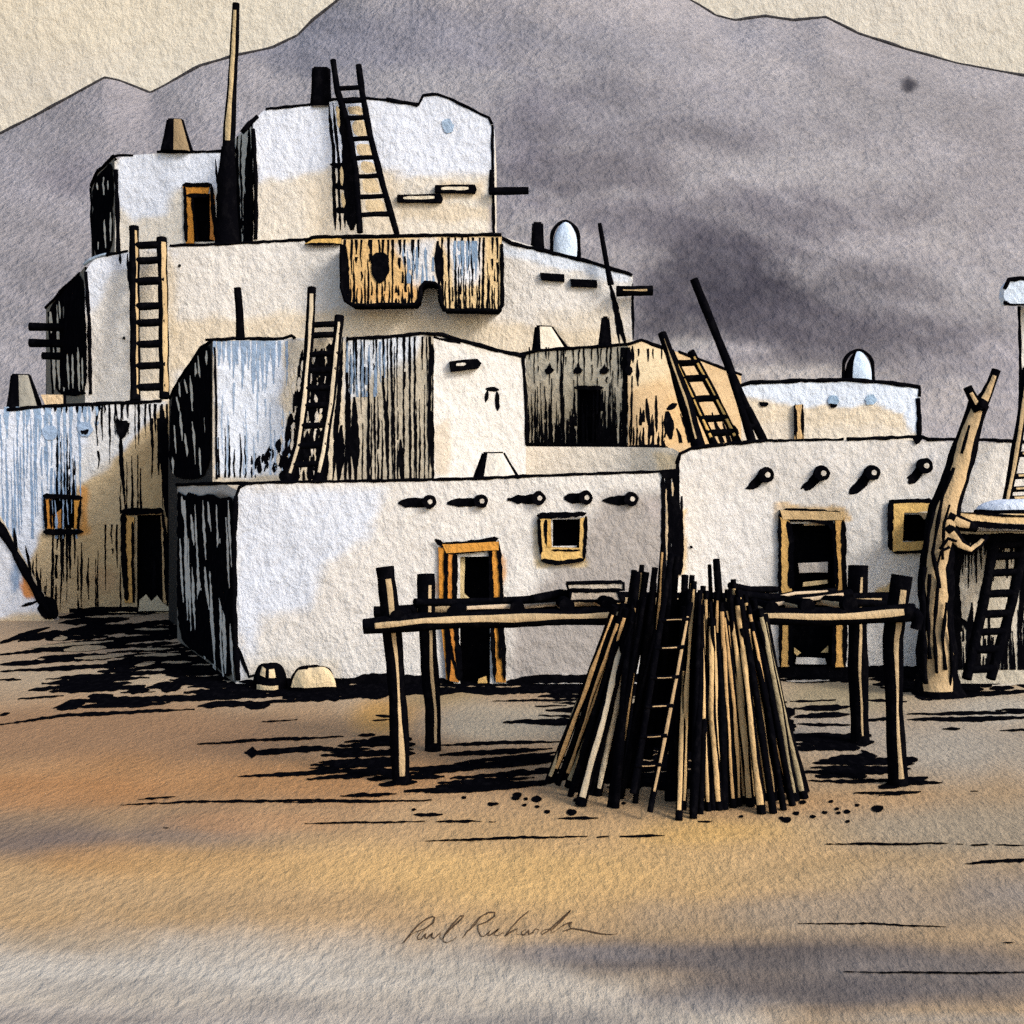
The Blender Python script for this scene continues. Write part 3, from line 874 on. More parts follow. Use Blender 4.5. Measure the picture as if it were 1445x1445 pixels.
opening(U, 1, (268, 275, 302, 340), 'doorway',
        [([(258, 262), (296, 262), (294, 274), (262, 276)], ORANGE, -.1, .05), ([(260, 274), (271, 274), (275, 345), (263, 345)], ORANGE, -.1, .05), ([(297, 270), (303, 275), (304, 340), (297, 338)], (200, 130, 60), -.1, .04)],
        [([(258, 262), (300, 261)], 6), ([(261, 264), (264, 342)], 5), ([(272, 278), (279, 342)], 4), ([(264, 277), (296, 276)], 5), ([(299, 262), (306, 340)], 6)])
chimney(U, [(228, 216), (238, 170), (257, 170), (271, 215)], 34.1, (150, 128, 96), shade=.46)

# ---- broad middle tier
M = House('broad cream storey running across the middle of the village', [(65, 35), (120, 29.5), (893, 29.5)],
          [[(65, 433), (92, 406), (120, 376)], [(120, 384), (132, 366), (165, 358), (240, 347), (300, 345), (480, 336), (700, 331), (760, 350), (830, 368), (893, 389)]], zbase=3.5, depth=7,
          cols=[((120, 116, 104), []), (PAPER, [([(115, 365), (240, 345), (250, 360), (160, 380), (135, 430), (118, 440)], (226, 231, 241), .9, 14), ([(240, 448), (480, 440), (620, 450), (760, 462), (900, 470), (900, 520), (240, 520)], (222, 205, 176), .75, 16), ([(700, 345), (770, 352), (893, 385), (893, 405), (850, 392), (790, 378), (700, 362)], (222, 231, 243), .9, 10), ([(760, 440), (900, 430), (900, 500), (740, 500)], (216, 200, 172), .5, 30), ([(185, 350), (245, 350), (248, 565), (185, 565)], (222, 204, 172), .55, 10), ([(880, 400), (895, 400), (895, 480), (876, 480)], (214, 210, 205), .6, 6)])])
m0, m1 = M.walls
blob(M.mb, m0, [(68, 436), (92, 408), (118, 382), (124, 480), (124, 558), (78, 558)])  # shaded end wall painted near black
for p, w in (([(72, 440), (74, 470)], 4), ([(82, 430), (84, 500), (86, 550)], 4), ([(90, 500), (91, 552)], 5), ([(97, 500), (99, 550)], 3.5), ([(104, 500), (106, 548)], 3), ([(86, 425), (87, 450)], 3), ([(112, 490), (114, 552)], 3), ([(78, 490), (79, 550)], 4), ([(118, 505), (119, 550)], 2.5)):
    stroke(M.mb, m0, p, w, (218, 210, 190), (.3, .3), off=.034)
outline(M.mb, m0, [(65, 434), (92, 406), (112, 386)], 6); outline(M.mb, m0, [(70, 440), (74, 500), (76, 556)], 7)
stroke(M.mb, m0, [(86, 556), (122, 555)], 8)
outline(M.mb, m1, [(121, 384), (126, 450), (128, 556)], 6)
outline(M.mb, m1, [(118, 374), (128, 366), (150, 358)], 5, col=(150, 168, 186))
outline(M.mb, m1, [(150, 360), (166, 357), (180, 354)], 5); outline(M.mb, m1, [(240, 347), (300, 345), (430, 338), (480, 336), (700, 331)], 5)
outline(M.mb, m1, [(700, 331), (722, 344), (760, 352), (830, 369), (892, 388)], 6.5)
for p, w in (([(169, 355), (170, 372)], 4), ([(180, 358), (183, 410)], 4), ([(893, 400), (893, 480)], 4), ([(861, 400), (872, 450), (883, 485)], 9), ([(868, 440), (874, 485)], 4), ([(848, 478), (852, 462), (857, 455)], 6)):
    stroke(M.mb, m1, p, w)
stroke(M.mb, m1, [(858, 372), (861, 402)], 4, (170, 190, 214), off=.012)
for x, y in ((254, 375), (175, 477)): blob(M.mb, m1, [(x - 2, y - 2), (x + 2, y - 2), (x + 2, y + 2), (x - 2, y + 2)], jit=.5)
M.done()
for y, x0, x1, w in ((461, 42, 96, 12), (484, 42, 100, 12), (502, 60, 104, 11)):
    side_beam(M, x0, y, x1, y + 1, 32.3, w)
for x0, y0, x1, y1 in ((762, 391, 796, 393), (804, 400, 842, 401)):
    mb = MB(); prism(mb, m1, [(x0, y0 - 5), (x1, y1 - 5), (x1, y1 + 5), (x0 + 2, y0 + 5)], 0, .12, INK); mb.build('roof_beam', M.root, 29.5)
side_beam(M, 870, 411, 921, 410, 29.2, 15, -.15, .2)
chimney(M, [(778, 364), (784, 313), (812, 313), (817, 372)], 30.3, (206, 222, 240), white=True, shade=.02)
chimney(M, [(751, 352), (753, 316), (764, 316), (766, 352)], 30.0, shade=1.2)
# hanging gallery on its front
g = MB(); gw = Wall(480, 28.7, 710, 28.7, .01); gb0 = Wall(480, 29.6, 710, 29.6, 0)
xs = [482 + (708 - 482) * i / 48 for i in range(49)]
bot = [(482, 405), (488, 424), (497, 430), (586, 429), (592, 422), (594, 404), (600, 399), (612, 399), (619, 404), (621, 425), (627, 436), (704, 437), (708, 432)]
top = [(482, 338), (708, 332)]
X = []; Y = []; vs = []
for r in range(21):
    for x in xs:
        y = interp(bot, x) + (interp(top, x) - interp(bot, x)) * r / 20
        X.append(x); Y.append(y); vs.append(gw.map(x, y))
gcl = washes(X, Y, (226, 196, 146), [([(480, 335), (560, 335), (600, 420), (480, 430)], (214, 172, 110), .7, 20), ([(555, 345), (615, 340), (612, 400), (585, 400)], (226, 228, 232), .9, 16), ([(628, 345), (680, 340), (676, 400), (640, 405)], (226, 230, 238), .9, 16), ([(480, 400), (600, 405), (600, 430), (480, 430)], (218, 160, 88), .4, 14)])
g.add(vs, [(r * 49 + k, r * 49 + k + 1, r * 49 + k + 50, r * 49 + k + 49) for r in range(20) for k in range(48)], [tuple(c) for c in gcl], True)
bkv = [gb0.map(x, zpy(vs[k].z, 29.6)) for k, x in enumerate(xs)]
bkv = [Vector((vs[k].x, 29.6, vs[k].z)) for k in range(49)]
tpv = [Vector((vs[20 * 49 + k].x, 29.6, vs[20 * 49 + k].z)) for k in range(49)]
g.add(vs[:49] + bkv, [(k + 1, k, 49 + k, 50 + k) for k in range(48)], INK)
g.add(vs[20 * 49:] + tpv, [(k, k + 1, 50 + k, 49 + k) for k in range(48)], lin(TAN))
for k in (0, 48): g.add([vs[k], vs[20 * 49 + k], tpv[k], bkv[k]], [(0, 1, 2, 3)], INK)
fb = lambda x: interp(bot, x)
hatch(g, gw, 484, 590, 338, fb, 22, (1.8, 3.8), (.25, .7), 'bottom', seed=11)
hatch(g, gw, 484, 592, 338, fb, 14, (2.5, 4.5), (.3, .7), 'top', seed=12)
hatch(g, gw, 624, 706, 335, fb, 20, (1.8, 4), (.3, .9), 'bottom', seed=13)
hatch(g, gw, 622, 706, 335, fb, 10, (2.5, 4), (.4, .9), 'top', seed=14)
hatch(g, gw, 566, 612, 345, 400, 9, (2.5, 5), (.5, 1), 'any', col=(128, 152, 178), seed=15)
hatch(g, gw, 640, 676, 340, 395, 7, (2.5, 5), (.5, 1), 'top', col=(128, 152, 178), seed=16)
blob(g, gw, [(483, 345), (490, 345), (496, 425), (488, 424), (482, 405)]); stroke(g, gw, [(618, 340), (619, 370), (620, 402)], 11)
blob(g, gw, [(524, 358), (546, 356), (550, 380), (545, 395), (534, 402), (524, 385)])
outline(g, gw, [(482, 345), (482, 405), (488, 424), (498, 431), (586, 430), (592, 422), (594, 405), (600, 399), (613, 399), (620, 405), (621, 425), (627, 437), (704, 438), (709, 430), (708, 345)], 7)
outline(g, gw, [(430, 341), (440, 335), (482, 334), (708, 331)], 6, off=.0)
g.build('hanging_gallery', M.root, 28.7)
lg = MB(); prism(lg, m1, [(431, 345), (438, 338), (482, 336), (482, 345)], 0, .1, GOLD); stroke(lg, m1, [(431, 346), (482, 346)], 4, off=.12); lg.build('ledge', M.root, 29)

# ---- left house
Lh = House('low streaked house at far left with a tan doorway', [(-60, 27.2), (240, 27.2)],
           [[(-60, 580), (20, 577), (70, 573), (240, 566)]], depth=6, cols=[((206, 182, 142), [([(-60, 570), (240, 560), (205, 600), (160, 640), (100, 690), (60, 740), (40, 800), (-60, 800)], (224, 230, 240), 1, 10), ([(130, 575), (230, 570), (200, 600), (150, 660), (105, 690)], (222, 219, 213), .8, 10), ([(190, 640), (240, 590), (240, 860), (200, 860)], (198, 164, 112), .5, 20), ([(95, 740), (175, 740), (180, 850), (110, 860)], (190, 160, 112), .5, 25), ((150, 820, 30, 25), (190, 150, 110), .5, 0), ([(115, 690), (122, 690), (124, 750), (112, 756)], (216, 150, 70), .8, 5)])],
           holes={0: [(70, 702, 108, 745), (192, 728, 232, 858)]})
l0 = Lh.walls[0]
hatch(Lh.mb, l0, -40, 112, 585, 760, 32, (2, 4), (.4, 1), 'any', slant=.02, col=(140, 164, 192), seed=21)
hatch(Lh.mb, l0, 0, 140, 574, 640, 16, (3, 7), (.3, .9), 'top', col=(150, 174, 200), seed=22)
hatch(Lh.mb, l0, 78, 108, 610, 700, 8, (2.5, 4), (.5, 1), 'bottom', seed=23)
hatch(Lh.mb, l0, 72, 106, 745, 860, 7, (3, 5), (.4, 1), 'top', seed=24)
hatch(Lh.mb, l0, 135, 240, 570, 730, 14, (2, 4), (.2, .6), 'top', seed=25)
hatch(Lh.mb, l0, 165, 205, 640, 725, 5, (2, 3.5), (.4, 1), 'bottom', seed=26)
hatch(Lh.mb, l0, 105, 175, 740, 862, 9, (2, 4.5), (.25, .8), 'any', seed=27)
hatch(Lh.mb, l0, 40, 80, 760, 864, 8, (2, 4), (.2, .8), 'bottom', seed=28)
hatch(Lh.mb, l0, 60, 150, 572, 584, 12, (3, 5), (.6, 1), 'top', seed=29)
blob(Lh.mb, l0, [(164, 588), (172, 594), (181, 592), (180, 615), (172, 620), (165, 612)]); stroke(Lh.mb, l0, [(170, 612), (172, 660), (177, 722)], 6, taper=(.1, .5)); stroke(Lh.mb, l0, [(163, 570), (166, 592)], 3)
for x, y in ((70, 610), (120, 605)): blob(Lh.mb, l0, [(x - 12, y - 2), (x - 5, y - 10), (x + 8, y - 9), (x + 12, y), (x + 8, y + 10), (x - 4, y + 12)], (160, 182, 208), off=.024)
blob(Lh.mb, l0, [(113, 608), (127, 605), (124, 613), (116, 613)], off=.027)
stroke(Lh.mb, l0, [(228, 572), (233, 660), (243, 760), (246, 860)], 13, taper=(.1, 0)); hatch(Lh.mb, l0, 212, 240, 590, 860, 7, (2.5, 5), (.2, .6), 'any', seed=30)
stroke(Lh.mb, l0, [(222, 590), (232, 660), (238, 720)], 7)
outline(Lh.mb, l0, [(10, 578), (70, 573), (160, 569), (228, 566)], 6)
stroke(Lh.mb, l0, [(98, 862), (170, 860), (240, 860)], 8, taper=(0, 0))
Lh.done()
opening(Lh, 0, (70, 702, 108, 745), 'window',
        [([(65, 700), (73, 700), (76, 746), (66, 746)], (208, 140, 60), -.1, .05), ([(106, 702), (114, 702), (112, 746), (106, 746)], (212, 150, 66), -.1, .05), ([(73, 728), (84, 718), (84, 746), (73, 746)], (216, 150, 78), -.3, -.1)],
        [([(62, 700), (118, 702)], 7), ([(62, 751), (119, 750)], 8), ([(116, 703), (111, 748)], 4), ([(64, 702), (66, 748)], 4), ([(72, 702), (74, 746)], 4)])
opening(Lh, 0, (192, 730, 230, 862), 'doorway',
        [([(175, 726), (190, 730), (188, 850), (176, 850)], (214, 166, 96), -.1, .05), ([(228, 728), (237, 730), (236, 850), (231, 850)], (204, 170, 122), -.1, .05), ([(198, 846), (207, 838), (214, 848), (222, 840), (230, 850), (246, 862), (196, 862)], (206, 190, 158), -.3, .03)],
        [([(172, 722), (232, 721)], 9), ([(175, 722), (176, 780), (180, 848)], 8), ([(188, 736), (190, 850)], 4), ([(230, 722), (238, 780)], 5), ([(233, 760), (238, 850)], 6)])
chimney(Lh, [(12, 578), (18, 530), (42, 530), (58, 574)], 27.6, (150, 146, 134), shade=.5)
mb = MB(); prism(mb, l0, [(52, 556), (84, 556), (84, 572), (60, 574)], -.4, -.2, (224, 196, 156)); mb.build('ledge', Lh.root, 27)

# ---- sloping wing wall at the far left
X_ = House('pale sloping wing wall with an orange patch at far left', [(-60, 25.6), (76, 25.6)], [[(-60, 640), (0, 742), (44, 822), (76, 873)]], depth=.3, name='wing_wall', cat='wall',
           cols=[((224, 227, 234), [([(-60, 868), (80, 868), (80, 900), (-60, 900)], (214, 190, 150), .9, 14), ([(12, 795), (28, 790), (34, 830), (18, 838)], (140, 164, 194), .9, 6), ([(30, 802), (46, 800), (54, 838), (40, 842), (32, 825)], (205, 130, 56), .95, 5)])])
x0_ = X_.walls[0]
outline(X_.mb, x0_, [(-60, 640), (0, 742), (44, 822), (74, 872)], 13)
for p in ([(4, 738), (14, 764)], [(20, 745), (24, 784)], [(36, 770), (44, 812)], [(50, 800), (60, 850)], [(30, 855), (56, 848)]): stroke(X_.mb, x0_, p, 5)
blob(X_.mb, x0_, [(60, 840), (80, 845), (84, 874), (62, 874), (52, 860)])
X_.done()

# ---- box-shaped room behind the front house
B = House('streaked box room with white and black brushwork behind the front house', [(238, 25.8), (300, 20.6), (612, 20.6), (742, 20.9)],
          [[(238, 563), (258, 528), (285, 490), (300, 482)], [(300, 482), (400, 478), (500, 476), (590, 471), (612, 474)], [(612, 473), (650, 481), (742, 504)]], zbase=0, depth=1.8,
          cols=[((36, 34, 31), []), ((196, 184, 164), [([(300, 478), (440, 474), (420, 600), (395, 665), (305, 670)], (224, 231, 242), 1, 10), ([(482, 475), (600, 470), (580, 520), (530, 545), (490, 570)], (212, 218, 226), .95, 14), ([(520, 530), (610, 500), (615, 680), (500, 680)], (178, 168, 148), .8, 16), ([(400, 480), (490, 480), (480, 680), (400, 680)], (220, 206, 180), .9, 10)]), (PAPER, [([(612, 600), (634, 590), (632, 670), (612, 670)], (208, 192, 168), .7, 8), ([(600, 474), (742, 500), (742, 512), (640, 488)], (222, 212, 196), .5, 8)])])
b0, b1, b2 = B.walls
blob(B.mb, b0, [(240, 568), (262, 530), (285, 492), (299, 486), (299, 676), (240, 676)])  # left side blacked in with ink for its shade
for p in ([(248, 600), (251, 640)], [(257, 580), (260, 622)], [(271, 530), (274, 580)], [(289, 560), (291, 640)], [(245, 640), (247, 668)], [(284, 630), (287, 670)], [(278, 512), (279, 545)], [(255, 540), (257, 560)], [(263, 535), (268, 555)], [(282, 502), (284, 535)], [(263, 612), (268, 650)], [(274, 595), (279, 655)], [(252, 560), (256, 580)], [(294, 495), (295, 515)]):
    stroke(B.mb, b0, p, 2.8, (225, 218, 200), off=.034)
hatch(B.mb, b1, 303, 405, 481, 670, 20, (2.5, 6), (.12, .4), 'top', col=(150, 172, 198), broken=0, seed=31)
hatch(B.mb, b1, 305, 410, 540, 670, 13, (1.8, 3), (.3, .8), 'any', col=(168, 188, 212), seed=32)
hatch(B.mb, b1, 304, 365, 590, 674, 8, (2, 4), (.3, .9), 'bottom', seed=33)
hatch(B.mb, b1, 484, 612, 476, 678, 17, (2, 4.5), (.35, .95), 'bottom', seed=34)
hatch(B.mb, b1, 486, 612, 475, 680, 18, (1.8, 3.8), (.2, .55), 'top', seed=35)
hatch(B.mb, b1, 488, 545, 482, 560, 12, (2, 4), (.4, 1), 'any', col=(120, 142, 168), seed=36)
for p, w in (([(500, 560), (502, 680)], 12), ([(482, 600), (478, 680)], 12), ([(607, 474), (606, 560), (605, 678)], 5), ([(490, 520), (494, 680)], 6), ([(566, 620), (566, 676)], 8), ([(610, 485), (610, 530)], 8), ([(609, 580), (610, 660)], 7), ([(540, 530), (546, 600), (548, 676)], 6), ([(528, 540), (530, 676)], 3.5), ([(553, 480), (554, 676)], 3), ([(586, 478), (585, 676)], 3)):
    stroke(B.mb, b1, p, w)
# dense brush marks painting the leaning ladder's shadow on the wall
for k in range(240):
    t = rnd.random() ** .8; y = 482 + t * 182; half = 24 + 12 * t; xc = 452 - t * 24
    x = xc + rnd.uniform(-half, half)
    stroke(B.mb, b1, [(x, y), (x - rnd.uniform(-1, 4), y + rnd.uniform(10, 30))], rnd.uniform(4, 8), INK, (.25, .25))
for k in range(34):
    t = rnd.random(); x = 425 - 62 * t; y = 640 - rnd.uniform(0, 50) * (1 - t) + rnd.uniform(-4, 30)
    stroke(B.mb, b1, [(x, y), (x - rnd.uniform(0, 5), min(676, y + rnd.uniform(8, 18)))], rnd.uniform(4, 8), INK, (.25, .25))
for k in range(44):
    t = rnd.random(); y = 490 + t * 175; x = 436 - t * 22 + rnd.uniform(-26, 30)
    stroke(B.mb, b1, [(x, y), (x - rnd.uniform(-2, 3), y + rnd.uniform(8, 18))], rnd.uniform(2.5, 6), (222, 212, 196), (.3, .3), off=.014)
for p, w in (([(470, 480), (462, 560), (454, 676)], 9), ([(484, 476), (478, 560), (470, 678)], 7)): stroke(B.mb, b1, p, w)
outline(B.mb, b0, [(240, 562), (258, 529), (285, 491), (298, 481)], 7)
outline(B.mb, b1, [(290, 480), (330, 478), (400, 478), (412, 473), (416, 478)], 5.5); outline(B.mb, b1, [(490, 478), (540, 476), (600, 470), (614, 473)], 6)
outline(B.mb, b1, [(303, 490), (305, 560), (306, 676)], 4)
outline(B.mb, b2, [(602, 470), (625, 473), (650, 480), (700, 494), (742, 503)], 7); outline(B.mb, b2, [(612, 476), (650, 484)], 4)
outline(B.mb, b2, [(738, 505), (742, 560), (743, 628)], 6)
for p, w in (([(685, 549), (704, 550)], 6), ([(688, 550), (685, 568)], 6), ([(701, 552), (702, 580)], 7)): stroke(B.mb, b2, p, w, INK, (.1, .1))
B.done()
mb = MB(); prism(mb, b2, [(634, 511), (672, 507), (678, 514), (674, 521), (636, 525)], 0, .14, INK); blob(mb, b2, [(642, 514), (655, 513), (655, 517), (642, 518)], (220, 212, 198), .3, off=.15); mb.build('roof_beam', B.root, 22)

# ---- low terrace under the grey room
C = House('narrow cream terrace wall under the grey room', [(736, 22.3), (890, 21.9), (962, 21.6)], [[(736, 630), (890, 631)], [(890, 631), (948, 632), (962, 640)]], depth=1.0, cols=[((224, 214, 198), []), ((224, 212, 192), [([(925, 640), (962, 640), (962, 668), (930, 668)], (214, 188, 140), .6, 8)])], name='terrace_wall', cat='wall', roofcol=(200, 180, 150))
C.done()

# ---- grey room with its tan right side
Dh = House('small grey streaked room with a black doorway above the terrace', [(739, 23.4), (886, 22.6), (1046, 24.6)],
           [[(739, 498), (760, 494), (886, 486)], [(886, 486), (905, 481), (935, 490), (985, 506), (1046, 530)]], zbase=3.3, depth=1.5,
           cols=[((196, 186, 164), [([(740, 570), (885, 560), (885, 600), (740, 610)], (150, 142, 122), .8, 30), ((800, 520, 50, 20), (188, 180, 160), .8, 0), ((820, 555, 60, 30), (156, 148, 128), .7, 0)]), ((204, 176, 136), [([(886, 480), (940, 490), (950, 540), (890, 540)], (212, 196, 164), .8, 20), ([(940, 560), (1000, 560), (1000, 630), (940, 630)], (220, 180, 124), .6, 20)])],
           holes={0: [(815, 548, 849, 626)]})
d0, d1 = Dh.walls
hatch(Dh.mb, d0, 742, 884, 492, 628, 28, (2, 3.4), (.25, .75), 'bottom', seed=41)
hatch(Dh.mb, d0, 742, 884, 490, 628, 18, (1.8, 3), (.12, .4), 'top', seed=42)
hatch(Dh.mb, d0, 745, 815, 560, 628, 12, (2.5, 4.5), (.4, 1), 'bottom', seed=43)
hatch(Dh.mb, d0, 848, 884, 520, 628, 7, (3, 5), (.4, 1), 'bottom', seed=44)
for x in (776, 816, 853): blob(Dh.mb, d0, [(x - 7, 522), (x - 2, 518), (x, 511), (x + 3, 518), (x + 8, 522), (x + 3, 528), (x - 6, 528)])
stroke(Dh.mb, d0, [(882, 490), (882, 560), (882, 628)], 8, taper=(0, 0)); stroke(Dh.mb, d0, [(792, 495), (793, 560), (794, 628)], 5)
hatch(Dh.mb, d0, 798, 815, 575, 628, 4, (4, 6), (.5, 1), 'bottom', seed=46); hatch(Dh.mb, d0, 849, 862, 590, 628, 3, (4, 6), (.5, 1), 'bottom', seed=47)
hatch(Dh.mb, d1, 888, 940, 540, 630, 11, (2.5, 4.5), (.15, .7), 'bottom', seed=45); hatch(Dh.mb, d1, 950, 1040, 570, 625, 12, (3, 6), (.3, .9), 'bottom', slant=.3, seed=48); hatch(Dh.mb, d1, 890, 945, 492, 560, 6, (1.8, 3), (.15, .4), 'top', seed=49)
for p, w in (([(887, 490), (888, 520)], 7), ([(892, 488), (893, 512)], 3), ([(899, 508), (900, 545)], 4), ([(912, 562), (914, 600)], 5), ([(925, 558), (926, 610)], 5), ([(886, 515), (888, 530)], 10), ([(892, 530), (890, 628)], 3), ([(941, 580), (946, 620)], 13), ([(940, 578), (955, 570)], 8)): stroke(Dh.mb, d1, p, w)
outline(Dh.mb, d0, [(735, 500), (760, 495), (830, 490), (886, 486)], 6); outline(Dh.mb, d0, [(739, 500), (740, 560), (741, 630)], 7)
stroke(Dh.mb, d0, [(740, 629), (886, 630)], 9, taper=(0, 0), off=.02)
outline(Dh.mb, d1, [(886, 486), (905, 480), (935, 491), (950, 498)], 6); outline(Dh.mb, d1, [(958, 497), (985, 506), (1046, 529)], 5)
stroke(Dh.mb, d1, [(886, 630), (942, 631)], 7, off=.02)
Dh.done()
opening(Dh, 0, (815, 548, 849, 630), 'doorway', [], [([(811, 548), (853, 547)], 6), ([(818, 552), (818, 575)], 2)], recess=.3)
chimney(Dh, [(752, 497), (757, 462), (778, 462), (800, 492)], 23.5, CREAM, shade=.36)
chimney(Dh, [(846, 489), (851, 449), (857, 449), (861, 488)], 22.9, shade=1.2)

# ---- little white house on the right-hand roof
E = House('small flat house with whitewashed band on the right hand roof', [(1038, 24.6), (1298, 24.6)], [[(1038, 552), (1052, 542), (1200, 538), (1298, 546)]], zbase=3, depth=3,
          cols=[((224, 210, 186), [([(1040, 535), (1300, 535), (1300, 612), (1282, 612), (1272, 585), (1230, 572), (1140, 572), (1060, 565), (1042, 558)], (222, 232, 245), 1, 7), ([(1050, 600), (1290, 600), (1290, 630), (1050, 630)], (226, 218, 204), .6, 12)])])
e0 = E.walls[0]
for x, y, c in ((1175, 565, (150, 176, 202)), (1228, 564, (158, 184, 208))): blob(E.mb, e0, [(x - 8, y), (x - 5, y - 7), (x + 5, y - 7), (x + 9, y), (x + 5, y + 7), (x - 5, y + 7)], c, off=.024)
blob(E.mb, e0, [(1168, 570), (1183, 570), (1178, 576), (1172, 575)], off=.028); blob(E.mb, e0, [(1070, 567), (1085, 568), (1082, 574), (1074, 574)])
outline(E.mb, e0, [(1040, 546), (1060, 540), (1130, 537), (1200, 536), (1250, 540), (1298, 546)], 7)
outline(E.mb, e0, [(1295, 562), (1297, 590), (1296, 624)], 8); outline(E.mb, e0, [(1298, 546), (1297, 560)], 5)
E.done()
chimney(E, [(1190, 540), (1198, 495), (1224, 495), (1232, 542)], 25.0, (204, 222, 240), white=True, shade=.2)
mb = MB(); prism(mb, e0, [(1120, 572), (1132, 571), (1133, 622), (1120, 622)], 0, .08, (216, 180, 128)); 
for p in ([(1121, 570), (1122, 622)], [(1131, 571), (1132, 620)]): stroke(mb, e0, p, 4.5, off=.085)
mb.build('door_post', E.root, 24)

# ---- far-right tower edge
V = House('edge of a tower with an overhanging white cap at far right', [(1438, 26), (1600, 26)], [[(1438, 432), (1600, 432)]], zbase=3, depth=3, back=(P(1480, 690, 29), P(1600, 690, 29)), cols=[((226, 222, 214), [])], name='adobe_tower', cat='tower')
outline(V.mb, V.walls[0], [(1438, 432), (1440, 520), (1438, 640)], 5)
V.done()
cap = MB(); cw = Wall(1417, 25.5, 1600, 25.5, 0)
prism(cap, cw, [(1418, 405), (1424, 396), (1440, 393), (1600, 393), (1600, 430), (1420, 429), (1416, 418)], -.25, 0, (214, 228, 244), edge=(214, 226, 240))
outline(cap, cw, [(1417, 408), (1424, 395), (1440, 393), (1520, 393)], 7); outline(cap, cw, [(1417, 425), (1424, 430), (1520, 430)], 4); blob(cap, cw, [(1415, 424), (1424, 426), (1422, 432), (1416, 431)], off=.01)
cap.build('parapet_cap', V.root, 25)

# ---- right house
R = House('long cream house on the right with a gold framed door and four beam ends', [(955, 17.9), (1620, 17.9)], [[(955, 652), (962, 638), (1000, 629), (1070, 623), (1250, 620), (1300, 622), (1620, 628)]], depth=4,
          back=(P(985, 690, 22), P(1560, 690, 22)),
          cols=[((226, 221, 213), [([(955, 640), (1300, 620), (1380, 640), (1200, 700), (960, 690)], (222, 216, 208), .6, 40), ([(1290, 625), (1345, 625), (1340, 680), (1300, 690)], (216, 214, 214), .5, 30), ([(955, 720), (968, 720), (966, 810), (955, 815)], (216, 184, 130), .8, 5), ([(1092, 712), (1190, 712), (1200, 732), (1098, 732), (1092, 728)], (222, 182, 118), .8, 4), ([(985, 830), (1100, 832), (1100, 850), (985, 850)], (206, 176, 128), .6, 8), ([(1236, 832), (1262, 822), (1262, 848), (1240, 852)], (206, 176, 120), .9, 4), ([(1000, 700), (1100, 700), (1090, 850), (970, 850)], (230, 227, 223), .6, 50)])],
          holes={0: [(1113, 740, 1176, 945), (1270, 726, 1312, 764)]})
r0 = R.walls[0]
outline(R.mb, r0, [(955, 655), (960, 640), (975, 633), (1030, 626), (1080, 622)], 6.5); outline(R.mb, r0, [(1080, 622), (1150, 621), (1190, 620)], 4.5); outline(R.mb, r0, [(1195, 620), (1250, 618), (1298, 616), (1310, 620), (1390, 621), (1460, 624)], 6)
outline(R.mb, r0, [(956, 650), (957, 720), (957, 810)], 6); stroke(R.mb, r0, [(962, 700), (960, 812)], 7, taper=(.4, .1))
blob(R.mb, r0, [(1284, 614), (1302, 614), (1300, 622), (1292, 628)], off=.03)
stroke(R.mb, r0, [(1100, 950), (1300, 948)], 18, taper=(0, 0)); stroke(R.mb, r0, [(1060, 948), (1110, 948)], 14, taper=(.3, 0))
for x, y in ((975, 772), ): blob(R.mb, r0, [(x - 2, y - 2), (x + 2, y - 2), (x + 2, y + 2), (x - 2, y + 2)], jit=.4)
for p, w in (([(1078, 668), (1068, 680), (1056, 690)], 12), ([(1156, 668), (1146, 680), (1136, 692)], 13), ([(1226, 668), (1214, 684), (1198, 697)], 14), ([(1300, 658), (1292, 672), (1282, 682)], 13), ([(1296, 672), (1280, 674)], 7), ([(1214, 680), (1208, 692)], 9), ([(1140, 682), (1130, 690)], 7), ([(1064, 686), (1052, 690)], 7)): stroke(R.mb, r0, p, w, INK, (0, .2))  # beam ends' cast shadows drawn in ink, down to the left
R.done()
for x, y in ((1080, 670), (1158, 668), (1229, 667), (1303, 657)): viga(R, x, y, 17.9, 11, .1, None)
opening(R, 0, (1113, 738, 1178, 945), 'doorway',
        [([(1099, 728), (1113, 730), (1116, 836), (1110, 838), (1112, 940), (1100, 940)], (216, 172, 102), -.1, .06), ([(1178, 732), (1190, 730), (1190, 940), (1177, 940)], (222, 170, 96), -.1, .06), ([(1099, 720), (1190, 722), (1188, 734), (1104, 733)], (216, 184, 134), -.1, .07),
         ([(1129, 795), (1171, 793), (1170, 808), (1130, 809)], (200, 190, 178), -.15, -.08), ([(1135, 822), (1170, 819), (1170, 824), (1135, 828)], (218, 190, 140), -.15, -.08), ([(1146, 834), (1168, 832), (1168, 836), (1146, 838)], (214, 186, 146), -.15, -.08), ([(1136, 737), (1168, 736), (1170, 741), (1136, 742)], (220, 196, 160), -.15, -.05),
         ([(1126, 928), (1166, 930), (1168, 938), (1124, 938)], (216, 210, 200), -.15, -.08), ([(1122, 914), (1132, 922), (1126, 926), (1122, 922)], (222, 190, 130), -.15, -.08), ([(1160, 922), (1170, 912), (1170, 922)], (222, 190, 130), -.15, -.08)],
        [([(1097, 729), (1110, 721), (1150, 722), (1188, 726)], 8), ([(1099, 730), (1099, 800), (1100, 940)], 5), ([(1188, 732), (1190, 800), (1191, 840), (1190, 940)], 7), ([(1110, 732), (1140, 732), (1170, 738), (1176, 750)], 8), ([(1110, 735), (1116, 760), (1114, 830)], 8), ([(1176, 745), (1180, 835)], 5), ([(1113, 840), (1114, 940)], 6), ([(1176, 850), (1175, 940)], 6)])
